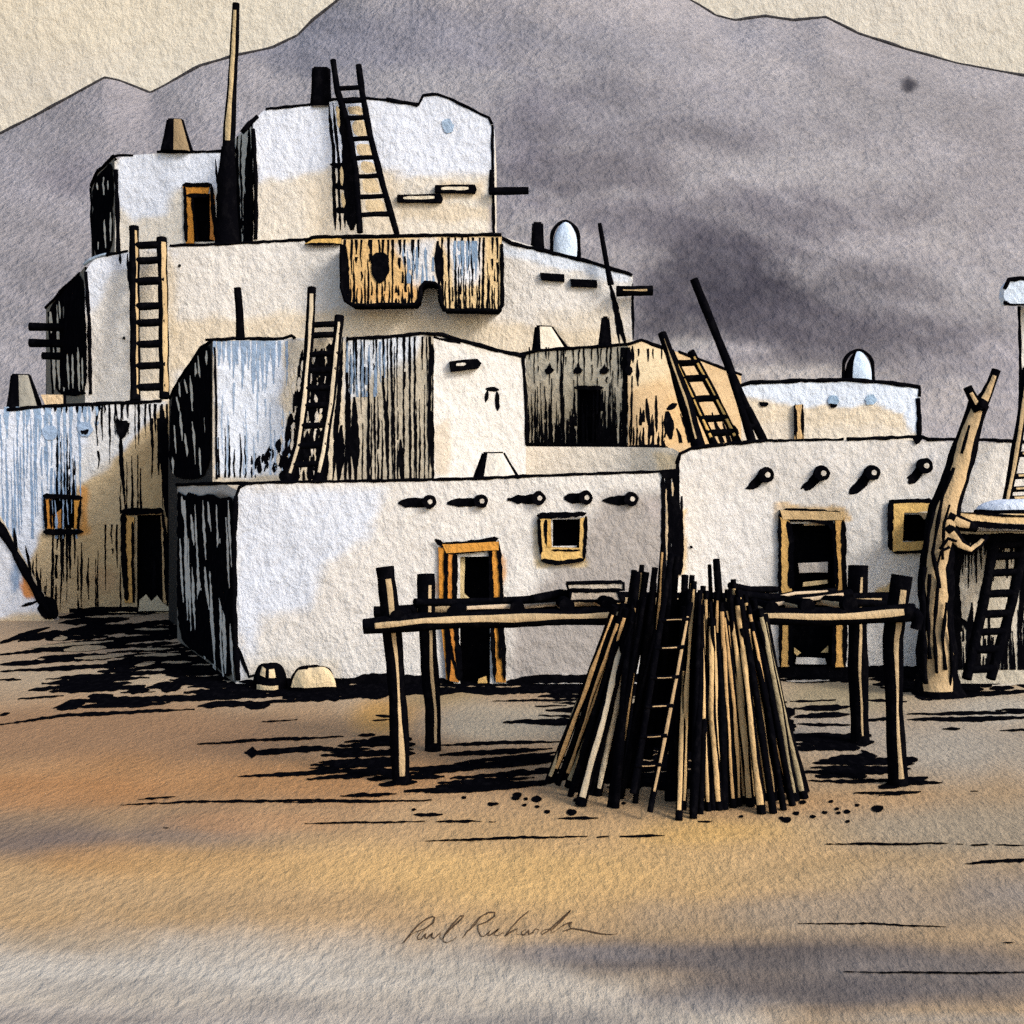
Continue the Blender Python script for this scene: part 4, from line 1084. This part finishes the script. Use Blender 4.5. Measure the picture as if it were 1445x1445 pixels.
opening(R, 0, (1271, 724, 1318, 765), 'window',
        [([(1255, 708), (1312, 708), (1312, 724), (1274, 723), (1271, 765), (1310, 763), (1304, 777), (1258, 778)], (224, 184, 112), -.1, .06)],
        [([(1252, 707), (1314, 707)], 6), ([(1255, 706), (1254, 776)], 8), ([(1258, 780), (1306, 777)], 5)])

# ---- front house
A = House('front cream house with an orange door, a small window and five beam ends', [(250, 22.4), (333, 17.3), (953, 17.3)],
          [[(250, 684), (318, 683), (333, 692)], [(333, 700), (337, 688), (350, 681), (500, 679), (680, 675), (953, 665)]], depth=2.6,
          cols=[((112, 106, 96), [([(250, 680), (335, 680), (335, 700), (250, 696)], (200, 196, 188), .9, 8)]), (PAPER, [([(330, 688), (540, 690), (520, 760), (455, 800), (440, 860), (370, 870), (345, 955), (330, 955)], (225, 230, 239), 1, 24), ([(850, 700), (952, 690), (952, 800), (890, 880), (850, 965), (720, 962), (724, 880), (770, 815), (810, 770)], (168, 160, 153), .9, 30), ([(740, 880), (860, 870), (850, 940), (745, 945)], (166, 159, 152), .6, 30), ((925, 720, 20, 25), (186, 176, 172), .6, 0), ([(616, 768), (632, 768), (632, 860), (618, 858)], (212, 146, 62), .6, 4), ([(704, 780), (714, 790), (716, 850), (704, 848)], (214, 150, 66), .8, 5), ([(755, 725), (760, 725), (762, 796), (756, 796)], (230, 200, 140), .6, 4), ([(755, 790), (830, 790), (830, 800), (755, 800)], (230, 200, 140), .6, 5), ([(340, 900), (360, 930), (480, 930), (480, 965), (340, 965)], (222, 206, 178), .5, 16)])],  # the grey diagonal wash paints shade onto the front wall
          holes={1: [(649, 785, 692, 965), (780, 733, 817, 772)]})
f0, f1 = A.walls
yA = lambda x: zpy(0, f0.map(x, 700).y) + 2
blob(A.mb, f0, [(251, 690), (262, 700), (268, 694), (284, 700), (300, 696), (312, 704), (328, 700), (332, 720), (333, 962), (300, 935), (252, 903)])  # side wall's shade brushed on as ink
for i, (x, ya, yb2) in enumerate(((263, 706, 875), (268, 760, 890), (278, 712, 800), (281, 770, 910), (290, 706, 790), (296, 708, 750), (300, 806, 955), (303, 850, 950), (312, 760, 930), (318, 850, 950), (322, 730, 830), (328, 880, 960), (259, 700, 740), (274, 800, 890), (266, 780, 860), (286, 830, 930), (308, 712, 850), (325, 706, 800), (293, 800, 860), (315, 900, 958), (256, 760, 850), (271, 720, 770))):
    stroke(A.mb, f0, [(x, ya), (x + 2, (ya + yb2) / 2), (x + 5, yb2)], 3.2 if i % 3 else 4.6, (215, 210, 198), (.4, .4), off=.034)
outline(A.mb, f0, [(250, 684), (318, 682), (340, 682)], 6)
outline(A.mb, f1, [(333, 700), (330, 760), (331, 860), (336, 960)], 9)
outline(A.mb, f1, [(333, 700), (338, 688), (350, 681)], 5); outline(A.mb, f1, [(340, 682), (420, 680), (500, 679)], 5); outline(A.mb, f1, [(500, 679), (600, 677), (680, 675), (760, 671)], 5.5); outline(A.mb, f1, [(760, 671), (860, 668), (956, 664)], 5)
blob(A.mb, f1, [(930, 664), (958, 662), (956, 676), (936, 676)], off=.02)
for p, w in (([(935, 670), (936, 760), (938, 860)], 6), ([(944, 670), (945, 850)], 7), ([(952, 668), (953, 760), (950, 860)], 9), ([(948, 700), (951, 780), (948, 840)], 8), ([(940, 672), (942, 740)], 4)): stroke(A.mb, f1, p, w, INK, (.05, .05))  # shade in the gap between the houses, drawn as ink lines
for p in ([(940, 690), (941, 790)], [(949, 680), (949, 700)]): stroke(A.mb, f1, p, 3, (206, 182, 146), off=.014)
for p, w in (([(338, 962), (500, 962), (640, 966)], 10), ([(500, 958), (560, 956), (640, 964)], 12), ([(715, 962), (760, 958), (930, 956)], 12)): stroke(A.mb, f1, p, w, INK, (.1, .1))
for x, y, s, w in ((608, 708, -46, 14), (681, 707, -50, 12), (762, 703, -46, 13), (828, 701, -32, 14), (892, 704, -42, 13)):
    stroke(A.mb, f1, [(x - 2, y + 1), (x + s * .45, y + 2), (x + s, y + 2)], w, INK, (0, .35), .9, off=.011)  # each beam end's shadow, inked leftwards on the wall
stroke(A.mb, f1, [(333, 905), (344, 935), (352, 955), (366, 950)], 6)
A.done()
for x, y, s in ((606, 708, -42), (679, 707, -44), (760, 703, -42), (826, 702, -28), (890, 704, -38)): viga(A, x, y, 17.3, 10, .09, None)
opening(A, 1, (649, 787, 692, 965), 'doorway',
        [([(619, 772), (632, 774), (634, 960), (630, 958), (620, 855)], (212, 142, 54), -.12, .05), ([(632, 772), (642, 774), (648, 962), (633, 960)], (206, 134, 58), -.12, .06), ([(691, 770), (705, 772), (714, 962), (700, 962), (693, 860)], (212, 146, 62), -.12, .05), ([(625, 768), (704, 764), (704, 776), (630, 780)], (214, 150, 66), -.12, .07), ([(644, 784), (656, 783), (654, 838), (664, 846), (646, 846)], (226, 202, 150), -.25, -.1), ([(675, 958), (686, 954), (688, 964), (674, 964)], (222, 180, 110), -.1, 0)],
        [([(614, 761), (625, 769), (660, 767), (704, 760)], 8), ([(630, 772), (629, 860), (634, 962)], 6), ([(643, 778), (641, 850), (650, 960)], 8), ([(692, 768), (694, 850), (698, 960)], 6), ([(703, 762), (706, 800), (708, 845), (712, 960)], 6), ([(632, 780), (692, 775)], 6), ([(630, 880), (640, 930), (648, 960)], 5), ([(704, 870), (706, 930)], 5)])
opening(A, 1, (777, 731, 818, 775), 'window',
        [([(760, 728), (777, 731), (779, 772), (817, 773), (818, 731), (828, 729), (826, 791), (764, 791)], (224, 184, 112), -.12, .06), ([(772, 734), (777, 734), (778, 772), (772, 772)], (214, 168, 92), -.1, .07)],
        [([(757, 728), (827, 725)], 8), ([(760, 730), (763, 782)], 5), ([(826, 728), (824, 788)], 5), ([(763, 790), (790, 794), (824, 789)], 6), ([(770, 733), (772, 770)], 6), ([(778, 776), (818, 776)], 3)])
chimney(A, [(668, 680), (682, 640), (710, 640), (733, 677)], 18.0, (226, 218, 204), shade=.36)

# ---- porch at the right edge
W = House('streaked lean-to room under the porch roof at far right', [(1346, 17.3), (1620, 17.3)], [[(1346, 750), (1620, 752)]], depth=.5, back=(P(1352, 690, 17.85), P(1600, 690, 17.85)), cols=[((196, 188, 170), [((1370, 830, 25, 60), (222, 212, 194), .8, 0), ((1440, 850, 30, 70), (216, 208, 192), .8, 0)])], name='lean_to_room', cat='room')
w00 = W.walls[0]
hatch(W.mb, w00, 1350, 1450, 755, 945, 26, (2.5, 5), (.12, .4), 'top', seed=61)
hatch(W.mb, w00, 1350, 1450, 755, 945, 26, (2.5, 6), (.12, .45), 'bottom', seed=62)
stroke(W.mb, w00, [(1347, 760), (1346, 850), (1348, 945)], 18, taper=(0, 0)); stroke(W.mb, w00, [(1340, 760), (1460, 758)], 12, taper=(0, 0))
for p, w in (([(1352, 870), (1372, 890), (1378, 945)], 14), ([(1372, 850), (1364, 945)], 10), ([(1398, 765), (1392, 820), (1380, 860)], 9), ([(1436, 800), (1424, 880), (1412, 945)], 9), ([(1446, 780), (1440, 900)], 8)): stroke(W.mb, w00, p, w)  # slanting strokes draw the ladder's shadow on the wall
W.done()
pr = empty('porch_roof', P(1400, 735, 16.8)); tag(pr, 'thin tan porch roof slab held up by the forked trunk', 'porch roof')
pb = MB(); pw = Wall(1338, 16.45, 1600, 16.45, 0)
prism(pb, pw, [(1340, 726), (1352, 724), (1600, 728), (1600, 744), (1350, 736)], -1.3, 0, (222, 190, 140), edge=(212, 196, 170))
stroke(pb, pw, [(1340, 737), (1370, 739), (1470, 746)], 8, off=.01, taper=(.1, 0)); stroke(pb, pw, [(1340, 722), (1400, 726), (1470, 730)], 4, off=.01)
pb.build('slab', pr, 16.5)
cm = MB(); S = 28; vs = []
base = P(1448, 724, 16.9)
for j in range(7):
    t = j / 6
    for k in range(S):
        a = 2 * math.pi * k / S
        r = math.cos(t * math.pi / 2) ** .55
        vs.append(base + Vector((math.cos(a) * .68 * r * (1 + .08 * math.sin(3 * a)), math.sin(a) * .36 * r, .2 * math.sin(t * math.pi / 2))))
cm.add(vs, [(j * S + k, j * S + (k + 1) % S, (j + 1) * S + (k + 1) % S, (j + 1) * S + k) for j in range(6) for k in range(S)], lin((222, 231, 243)), True)
tube3(cm, [base + Vector((math.cos(a) * .7, math.sin(a) * .36, .02)) for a in [math.pi * 2 * i / 40 for i in range(41)]], .03)
tag(cm.build('cloth_heap', None, 16.9), 'pale blue white heap lying on the porch roof', 'heap')

# ---- the forked trunk
ft = empty('forked_trunk', P(1328, 978, 16.4)); tag(ft, 'tall forked tree trunk holding up the porch roof', 'trunk')
def trunk(pts, D, name, lo=-.55, hi=.66, col=(208, 178, 134), par=ft):
    mb = MB()
    pole(mb, [P(x, y, D) for x, y, w in pts], [w * .5 * D / F for x, y, w in pts], lo, hi, col, sides=20, seg=.09)
    return mb, D, name, par
mb, D_, nm, par = trunk([(1324, 982, 78), (1323, 960, 62), (1322, 930, 54), (1321, 860, 48), (1321, 800, 47), (1328, 755, 46), (1333, 718, 42), (1348, 675, 38), (1362, 630, 33), (1374, 590, 30), (1381, 570, 28)], 16.4, 'stem')
tw = Wall(1290, 16.0, 1420, 16.0, 0)
def bark(pts, w): # raised bark ridge following the stem
    tube3(mb, [P(x, y, 16.4 - .27) for x, y in resample(pts, 8)], w * .5 * 16.4 / F, INK, 6, .25)
bark([(1322, 950), (1318, 890), (1324, 820), (1316, 780), (1322, 745), (1330, 700), (1346, 660)], 5)
bark([(1334, 945), (1330, 900), (1336, 850)], 5); bark([(1306, 965), (1304, 900), (1302, 840), (1304, 800)], 7); bark([(1326, 830), (1322, 800), (1328, 778), (1340, 772)], 4); bark([(1326, 775), (1338, 760), (1350, 764)], 4); bark([(1340, 970), (1344, 940), (1340, 890)], 5); bark([(1308, 780), (1310, 750), (1318, 722)], 5); bark([(1330, 790), (1332, 740), (1340, 712)], 4); bark([(1312, 930), (1309, 860), (1312, 810)], 5); bark([(1357, 640), (1368, 600)], 4)
mb.build('stem', ft, 16.4)
for pts, nm in (([(1381, 574, 24), (1392, 556, 17), (1399, 540, 12), (1406, 522, 12)], 'branch'), ([(1382, 578, 20), (1373, 562, 14), (1365, 546, 13)], 'branch'), ([(1332, 742, 30), (1352, 768, 20), (1368, 777, 14), (1382, 768, 11), (1392, 756, 9)], 'branch'), ([(1334, 728, 30), (1352, 738, 22), (1378, 745, 12)], 'branch')):
    mb, D_, n_, p_ = trunk(pts, 16.3, nm, -.3, .65); mb.build(nm, ft, 16.4)

# ================================================================== LADDERS
def ladder(label, lrail, rrail, rungs, d_at, rw=13, gw=10, lo=(-.3, .6), rlo=(-.1, .5), col=TAN, lo2=None):
    """rails are polylines in the picture; d_at gives the distance at a height; each rung a part"""
    allp = lrail + rrail
    yb = max(p[1] for p in allp); xb = sum(p[0] for p in allp if p[1] > yb - 30) / max(1, len([p for p in allp if p[1] > yb - 30]))
    root = empty('ladder', P(xb, yb, d_at(yb))); tag(root, label, 'ladder')
    for rl in (lrail, rrail):
        lo = lo2 if (lo2 and rl is rrail) else lo
        mb = MB(); pole(mb, [P(x, y, d_at(y)) for x, y in rl], [rw * .5 * d_at(y) / F for x, y in rl], lo[0], lo[1], col)
        mb.build('rail', root, d_at(yb))
    fx = lambda rl, y: interp(sorted([(q[1], q[0]) for q in rl]), y)
    for y in rungs:
        xa, xb_ = fx(lrail, y), fx(rrail, y); d = d_at(y) - .02
        mb = MB(); pole(mb, [P(xa - 3, y + 1, d), P((xa + xb_) / 2, y + rnd.uniform(-1, 1), d), P(xb_ + 3, y - 1, d)], [gw * .5 * d / F] * 3, rlo[0], rlo[1], col)
        mb.build('rung', root, d)
    return root
lerp = lambda a, b, y0, y1: (lambda y: a + (b - a) * (y - y0) / (y1 - y0))
ladder('long ladder standing on the left house roof against the broad storey', [(189, 320), (190, 400), (191, 565)], [(228, 336), (230, 400), (232, 562)], (346, 367, 397, 432, 455, 485, 516, 546), lerp(29.0, 28.3, 340, 565), 14, 11, (.25, .6), (2, 3), TAN, (-.15, .75))
ladder('dark ladder leaning against the front of the tall tower', [(470, 85), (476, 128), (490, 170), (502, 240), (508, 328)], [(506, 92), (511, 130), (522, 190), (540, 260), (560, 330)], (124, 142, 166, 196, 223, 248, 277, 303), lerp(31.8, 31.0, 85, 330), 9, 7, (2, 3), (2, 3))
ladder('tan railed ladder leaning against the streaked box room', [(440, 406), (437, 470), (430, 560), (420, 630), (405, 682)], [(479, 446), (474, 500), (466, 570), (456, 640), (447, 682)], (458, 473, 500, 522, 548, 572, 600, 628, 655), lerp(20.4, 19.6, 410, 680), 13, 9, (-.3, .4), (2, 3), (206, 190, 162))
ladder('short ladder leaning on the tan side of the grey room', [(946, 496), (975, 556), (1008, 628)], [(975, 496), (1005, 552), (1042, 626)], (512, 534, 563, 590, 610), lerp(21.9, 21.2, 490, 625), 11, 10, (-.2, .35), (2, 3), GOLD)
ladder('ladder with one very long dark rail rising above the white house', [(979, 394), (1030, 520), (1062, 626)], [(1034, 531), (1052, 572), (1080, 626)], (576, 602), lerp(21.4, 21.0, 390, 620), 12, 9, (2, 3), (2, 3))
ladder('ladder standing on the porch roof at the right edge', [(1450, 520), (1440, 600), (1418, 722)], [(1492, 520), (1482, 600), (1460, 722)], (560, 600, 640, 672, 690, 703), lerp(17.4, 16.9, 520, 715), 13, 8, (-.2, .5), (-.2, .6))
ladder('dark ladder leaning on the lean-to room below the porch roof', [(1404, 760), (1388, 850), (1364, 958)], [(1446, 760), (1428, 850), (1398, 958)], (768, 784, 808, 838, 866, 892, 916, 944), lerp(17.0, 16.45, 750, 950), 14, 11, (2, 3), (2, 3))
# ================================================================== LOOSE POLES
def lone(label, pts, D, lo=2, hi=3, col=TAN, name='wooden_pole', cat='pole'):
    mb = MB(); pole(mb, [P(x, y, (D(y) if callable(D) else D)) for x, y, w in pts], [w * .5 * (D(y) if callable(D) else D) / F for x, y, w in pts], lo, hi, col)
    return tag(mb.build(name, None, D(pts[0][1]) if callable(D) else D), label, cat)
mb = MB(); D = 31.4
def seg_(pts, lo, hi): pole(mb, [P(x, y, D) for x, y, w in pts], [w * .5 * D / F for x, y, w in pts], lo, hi, (196, 174, 132), 18, .2, .05)
seg_([(333, 5, 11), (331, 60, 12), (327, 130, 14), (322, 212, 18)], -.62, .2); seg_([(322, 208, 19), (320, 260, 26), (321, 346, 34)], 2, 3)
tag(mb.build('wooden_pole', None, D), 'tallest pole, rising beside the tower into the pale sky', 'pole')
lone('short black stake standing on the roof of the streaked box room', [(335, 406, 10), (338, 440, 12), (340, 500, 13)], 21.2)
lone('thin dark stick leaning above the two dashes of the broad storey', [(846, 315, 6), (856, 372, 8), (862, 402, 9)], 29.2)
lone('thick dark log leaning on the tan side of the grey room', [(934, 470, 12), (945, 500, 13), (965, 560, 20), (986, 632, 20)], lerp(21.6, 21.0, 470, 630), -.1, .15)
# ================================================================== DRYING RACK
rk = empty('drying_rack', P(900, 1105, 11.47)); tag(rk, 'rough wooden drying rack on four posts in front of the houses', 'rack')
def rpart(name, pts, D, lo=-.2, hi=.5, col=(198, 172, 132), caps=(INK, INK), jit=.09):
    mb = MB(); pole(mb, [P(x, y, D) for x, y, w in pts], [w * .5 * D / F for x, y, w in pts], lo, hi, col, 18, .1, jit, caps=caps); return mb.build(name, rk, D)
rpart('post', [(543, 800, 27), (549, 850, 28), (556, 920, 26), (562, 1000, 26), (566, 1108, 27)], 11.47, -.02, .42)
rpart('post', [(601, 810, 25), (602, 870, 25), (606, 940, 24), (611, 1000, 23), (611, 1062, 24)], 12.9, .15, .5)
rpart('post', [(1273, 812, 31), (1264, 870, 29), (1260, 900, 27), (1262, 1000, 25), (1268, 1112, 27)], 11.4, .15, .55)
rpart('post', [(1211, 798, 27), (1210, 860, 28), (1211, 950, 27), (1214, 1050, 26)], 13.3, .15, .4)
rpart('beam', [(513, 884, 24), (600, 877, 25), (740, 872, 25), (880, 868, 25), (1060, 870, 25), (1200, 870, 26), (1290, 864, 25)], 11.25, -.2, .5)
rpart('beam', [(528, 864, 16), (700, 854, 20), (880, 846, 22), (1100, 848, 22), (1255, 846, 20)], 13.0, -.5, .3)
rpart('beam', [(1290, 862, 14), (1296, 870, 16), (1292, 888, 14)], 11.2, 2, 3)
for i, (x, y) in enumerate(((560, 868), (640, 862), (730, 856), (800, 852), (860, 850), (1090, 856), (1140, 852), (1200, 850))):
    mb = MB(); pole(mb, [P(x, y + 3, 11.2), P(CX + (x - CX) * 11.3 / 13.1, y - 6, 13.1)], [.07, .06], -.4, .4, (206, 178, 136)); mb.build('cross_pole', rk, 12)
rg = 'boards and poles laid on the rack'
def laid(label, pts, D, lo, hi, w, name='wooden_pole', cat='pole', col=(206, 182, 150)):
    mb = MB(); n = len(pts); pole(mb, [P(x, y, D + .25 * i) for i, (x, y) in enumerate(pts)], [w * .5 * D / F] * n, lo, hi, col, 12, .12); return tag(mb.build(name, None, D), label, cat, rg)
def board(label, poly, D, dz, col):
    mb = MB(); prism(mb, Wall(poly[0][0], D, poly[1][0], D, 0), poly, -dz, 0, col)
    outline(mb, Wall(poly[0][0], D, poly[1][0], D, 0), list(poly) + [poly[0]], 5)
    return tag(mb.build('board', None, D), label, 'board', rg)
board('lower wide board of the two stacked on the rack left of the pile', [(806, 834), (872, 834), (876, 848), (804, 848)], 12.0, .3, (196, 180, 160))
board('upper narrow board of the two stacked on the rack left of the pile', [(800, 823), (880, 822), (880, 832), (802, 832)], 12.0, .3, (206, 192, 172))
laid('dark pole lying on the rack in front of the orange door', [(585, 850), (640, 850), (750, 846)], 12.2, 2, 3, 11)
laid('pale pole lying along the rack between orange door and boards', [(640, 859), (740, 857), (800, 852)], 11.9, -.2, .7, 13)
laid('crooked pole lying on the rack under the boards', [(750, 846), (790, 838), (880, 846)], 12.0, 2, 3, 13)
laid('long pale pole lying on the rack right of the pile', [(1050, 862), (1130, 846), (1200, 838)], 11.8, -.3, .5, 14)
laid('dark pole crossing the other poles on the rack below the gold framed door', [(1040, 838), (1110, 846), (1250, 852)], 12.0, 2, 3, 11)
laid('thin tan pole lying on the rack below the gold framed door', [(1064, 852), (1120, 838), (1180, 834)], 12.2, -.2, .6, 10)
laid('short dark pole lying on the rack close to the pile', [(1030, 826), (1060, 832), (1095, 832)], 12.0, 2, 3, 10)

# ================================================================== PILE OF LEANING POLES
PG = 'poles leaning in the pile against the rack'
dpile = lambda y: 11.05 - .65 * (y - 850) / 300.0
def pp(x0, y0, x1, y1, w, tone, dd=0.0):
    lo, hi, col = {'k': (2, 3, TAN), 't': (-.66, .58, (218, 182, 128)), 'c': (-.6, .62, (222, 204, 172)), 'g': (-.6, .5, (172, 156, 122)), 's': (-.35, .5, (214, 172, 116))}[tone]
    mb = MB(); xm = (x0 + x1) / 2 + rnd.uniform(-4, 4); ym = (y0 + y1) / 2
    gd = EYE * F / (y1 - HY)             # the foot stands on the ground
    gd = min(gd, 11.3)
    p0 = P(x0, y0, 11.0 + dd); p1 = P(x1, y1, gd)
    p1.z = max(p1.z, .0)
    pm_ = p0.lerp(p1, .5) + Vector(((rnd.uniform(-5, 5)) * .0065, 0, 0))
    pole(mb, [p0, pm_, p1], [w * .36 * 11 / F * rnd.uniform(.85, 1.15), w * .43 * 10.8 / F, w * .46 * gd / F], lo, hi, col, 14, .075, .17)
    o = mb.build('wooden_pole', None, 11)
    lab = {'k': 'blackened wooden pole leaning in the big pile against the rack', 't': 'tan wooden pole leaning in the big pile against the rack', 'c': 'pale cream wooden pole leaning in the big pile against the rack', 'g': 'grey wooden pole leaning in the big pile against the rack', 's': 'dark pole with a narrow tan streak leaning in the big pile'}[tone]
    tag(o, lab, 'pole', PG); return o
PILE = [
    (860, 872, 776, 1098, 11, 'g'), (866, 876, 788, 1106, 9, 'k'), (873, 866, 794, 1112, 12, 'g'), (880, 870, 806, 1100, 9, 's'), (884, 862, 812, 1118, 10, 'k'), (890, 858, 824, 1132, 17, 'c'), (895, 850, 836, 1120, 10, 'k'), (898, 866, 846, 1130, 12, 'c'), (893, 842, 842, 1110, 8, 't'),
    (890, 804, 852, 1100, 13, 'k'), (899, 806, 860, 1140, 14, 'k'), (907, 800, 870, 1122, 12, 's'), (912, 812, 878, 1132, 13, 'k'), (920, 806, 886, 1112, 12, 'k'), (926, 826, 893, 1118, 11, 'k'),
    (934, 768, 908, 1010, 11, 's'), (944, 800, 922, 1060, 12, 'k'), (957, 782, 944, 1060, 14, 'k'), (964, 812, 952, 1110, 13, 'k'), (970, 832, 940, 1128, 12, 'k'), (976, 806, 958, 1128, 11, 's'),
    (982, 822, 964, 1140, 11, 't'), (984, 850, 972, 1156, 13, 'k'), (988, 832, 980, 1136, 12, 't'), (993, 846, 986, 1150, 10, 'k'), (998, 826, 992, 1128, 11, 't'),
    (1003, 800, 1012, 1010, 8, 'k'), (1012, 784, 1026, 1000, 13, 'k'), (1001, 850, 1000, 1130, 11, 't'), (1006, 840, 1010, 1138, 10, 'k'), (1008, 856, 1032, 1050, 12, 't'), (1012, 860, 1020, 1142, 13, 'k'), (1016, 846, 1030, 1128, 12, 't'),
    (1022, 838, 1038, 1134, 12, 't'), (1027, 850, 1050, 1140, 10, 'k'), (1030, 826, 1052, 1096, 12, 't'), (1034, 842, 1060, 1146, 14, 't'), (1039, 856, 1070, 1150, 10, 'k'), (1042, 838, 1076, 1132, 12, 't'), (1047, 832, 1084, 1148, 14, 't'),
    (1050, 852, 1090, 1152, 12, 'k'), (1054, 846, 1098, 1138, 13, 't'), (1057, 860, 1104, 1146, 10, 'k'), (1060, 856, 1108, 1132, 12, 's'), (1063, 866, 1116, 1136, 11, 'k'), (1067, 862, 1124, 1126, 13, 'g'), (1070, 870, 1130, 1118, 10, 'k'), (1074, 868, 1138, 1120, 14, 'g'),
    (1000, 930, 1048, 1120, 12, 'k'), (1010, 960, 1032, 1132, 10, 's'), (980, 900, 1000, 1104, 11, 'k'), (965, 940, 962, 1152, 11, 't'), (990, 905, 1012, 1070, 9, 'k'), (1024, 900, 1074, 1096, 10, 't'), (1014, 880, 1044, 1020, 12, 't'),
]
for k, q in enumerate(PILE): pp(q[0] + rnd.uniform(-5, 5), q[1] + rnd.uniform(-8, 8), q[2] + rnd.uniform(-9, 9), q[3] + rnd.uniform(-9, 7), *q[4:], dd=(0.0 if k % 3 == 0 else -.07 if k % 3 == 1 else .07))
for k in range(20):
    t = (k + rnd.random()) / 20
    x0 = 986 + t * 78; x1 = 985 + t * 136
    pp(x0 + rnd.uniform(-6, 6), 838 + t * 26 + rnd.uniform(-14, 30), x1 + rnd.uniform(-8, 8), 1140 - t * 20 + rnd.uniform(-12, 12), rnd.uniform(9, 15), rnd.choice('tttsskt'), -.13)
for k in range(9):
    t = (k + rnd.random()) / 9
    pp(866 + t * 34 + rnd.uniform(-5, 5), 862 - t * 14 + rnd.uniform(-8, 14), 782 + t * 78 + rnd.uniform(-7, 7), 1098 + t * 34 + rnd.uniform(-10, 8), rnd.uniform(9, 16), rnd.choice('cktsk'), -.13)
for k in range(12):
    t = (k + rnd.random()) / 12
    pp(872 + t * 190 + rnd.uniform(-8, 8), 850 + rnd.uniform(-20, 40), 790 + t * 330 + rnd.uniform(-14, 14), 1120 + 24 * math.sin(3.14 * t) + rnd.uniform(-14, 8), rnd.uniform(6, 9), 'k', -.2)
# thick dark core of the pile: more poles behind
for k in range(16):
    t = k / 15
    pp(885 + t * 175 + rnd.uniform(-4, 4), 835 + rnd.uniform(0, 25), 815 + t * 290 + rnd.uniform(-5, 5), 1066 + rnd.uniform(-8, 10), 15, 'k', .16)
ladder('ladder half buried among the leaning poles of the pile', [(948, 782), (932, 880), (912, 1010), (893, 1120)], [(974, 850), (955, 955), (934, 1060), (917, 1146)], (875, 914, 956, 997, 1039, 1080), lerp(10.85, 10.15, 780, 1150), 9, 6, (2, 3), (-.1, .4), (190, 160, 118), (-.4, .5))

# ================================================================== ROCKS at the foot of the front house
def rock(label, x0, x1, y0, y1, D, lights):
    mb = MB(); S = 26; N = 10; vs = []
    c = P((x0 + x1) / 2, y1, D); rx = (x1 - x0) / 2 * D / F; h = (y1 - y0) * D / F; c.z = -.02
    for j in range(N + 1):
        t = j / N * math.pi / 2
        for k in range(S):
            a = 2 * math.pi * k / S; r = math.cos(t) ** .5 * (1 + .12 * math.sin(3 * a + x0) + .08 * math.sin(5 * a + 2 * t + x0 * .3) + .05 * math.sin(9 * a))
            vs.append(c + Vector((math.cos(a) * rx * r, math.sin(a) * rx * .7 * r, h * math.sin(t) ** .8 * (1 + .1 * math.sin(2 * a + x0) * math.cos(t) + .05 * math.sin(5 * a) * math.cos(t)))))
    inkf = []; pale = []
    for j in range(N):
        for k in range(S):
            a = math.degrees(2 * math.pi * (k + .5) / S); t = (j + .5) / N
            f = (j * S + k, j * S + (k + 1) % S, (j + 1) * S + (k + 1) % S, (j + 1) * S + k)
            (pale if any(l[0] <= a <= l[1] and l[2] <= t <= l[3] for l in lights) else inkf).append(f)
    mb.add(vs, pale, lin((226, 202, 160)), True); mb.add(vs, inkf, INK, True)
    tag(mb.build('rock', None, D), label, 'rock', 'rocks at the foot of the front house')
rock('small dark round rock at the left foot of the front house', 358, 402, 924, 962, 16.9, [(238, 262, .32, .6), (272, 300, .35, .62), (225, 320, .0, .12)])
rock('pale flat rock at the foot of the front house, right of the dark one', 412, 474, 930, 966, 16.8, [(205, 246, .1, .74), (252, 338, .12, .8), (246, 252, .3, .74)])

# ================================================================== LIGHT, AIR, CAMERA
world = bpy.data.worlds.new('World'); sc.world = world; world.use_nodes = True
nt = world.node_tree; bg = nt.nodes['Background']
sk = nt.nodes.new('ShaderNodeTexSky'); sk.sky_type = 'NISHITA'; sk.sun_disc = False
elev = math.asin(-SUN.z); az = math.atan2(-SUN.x, -SUN.y)
sk.sun_elevation = elev; sk.sun_rotation = az
nt.links.new(sk.outputs[0], bg.inputs[0]); bg.inputs[1].default_value = .15; sk.dust_density = 2.1; sk.air_density = 1.0; sk.ozone_density = 1
ld = bpy.data.lights.new('sun', 'SUN'); ld.energy = 1.5; ld.angle = math.radians(14); ld.color = (1, .965, .92)
lo_ = bpy.data.objects.new('sun', ld); COL.objects.link(lo_); lo_.location = (20, -15, 30)
lo_.rotation_euler = SUN.to_track_quat('-Z', 'Y').to_euler()
cam = bpy.data.cameras.new('camera'); co = bpy.data.objects.new('camera', cam); COL.objects.link(co)
co.location = (0, 0, EYE); co.rotation_euler = (math.pi / 2, 0, 0)
cam.sensor_width = 36; cam.lens = 36 * F / 1445.0; cam.shift_y = -(722.5 - HY) / 1445.0; cam.clip_end = 1000; cam.clip_start = .1
sc.camera = co
sc.cycles.use_denoising = False
sc.view_settings.view_transform = 'Standard'; sc.view_settings.look = 'None'; sc.view_settings.exposure = .62; sc.view_settings.gamma = 1
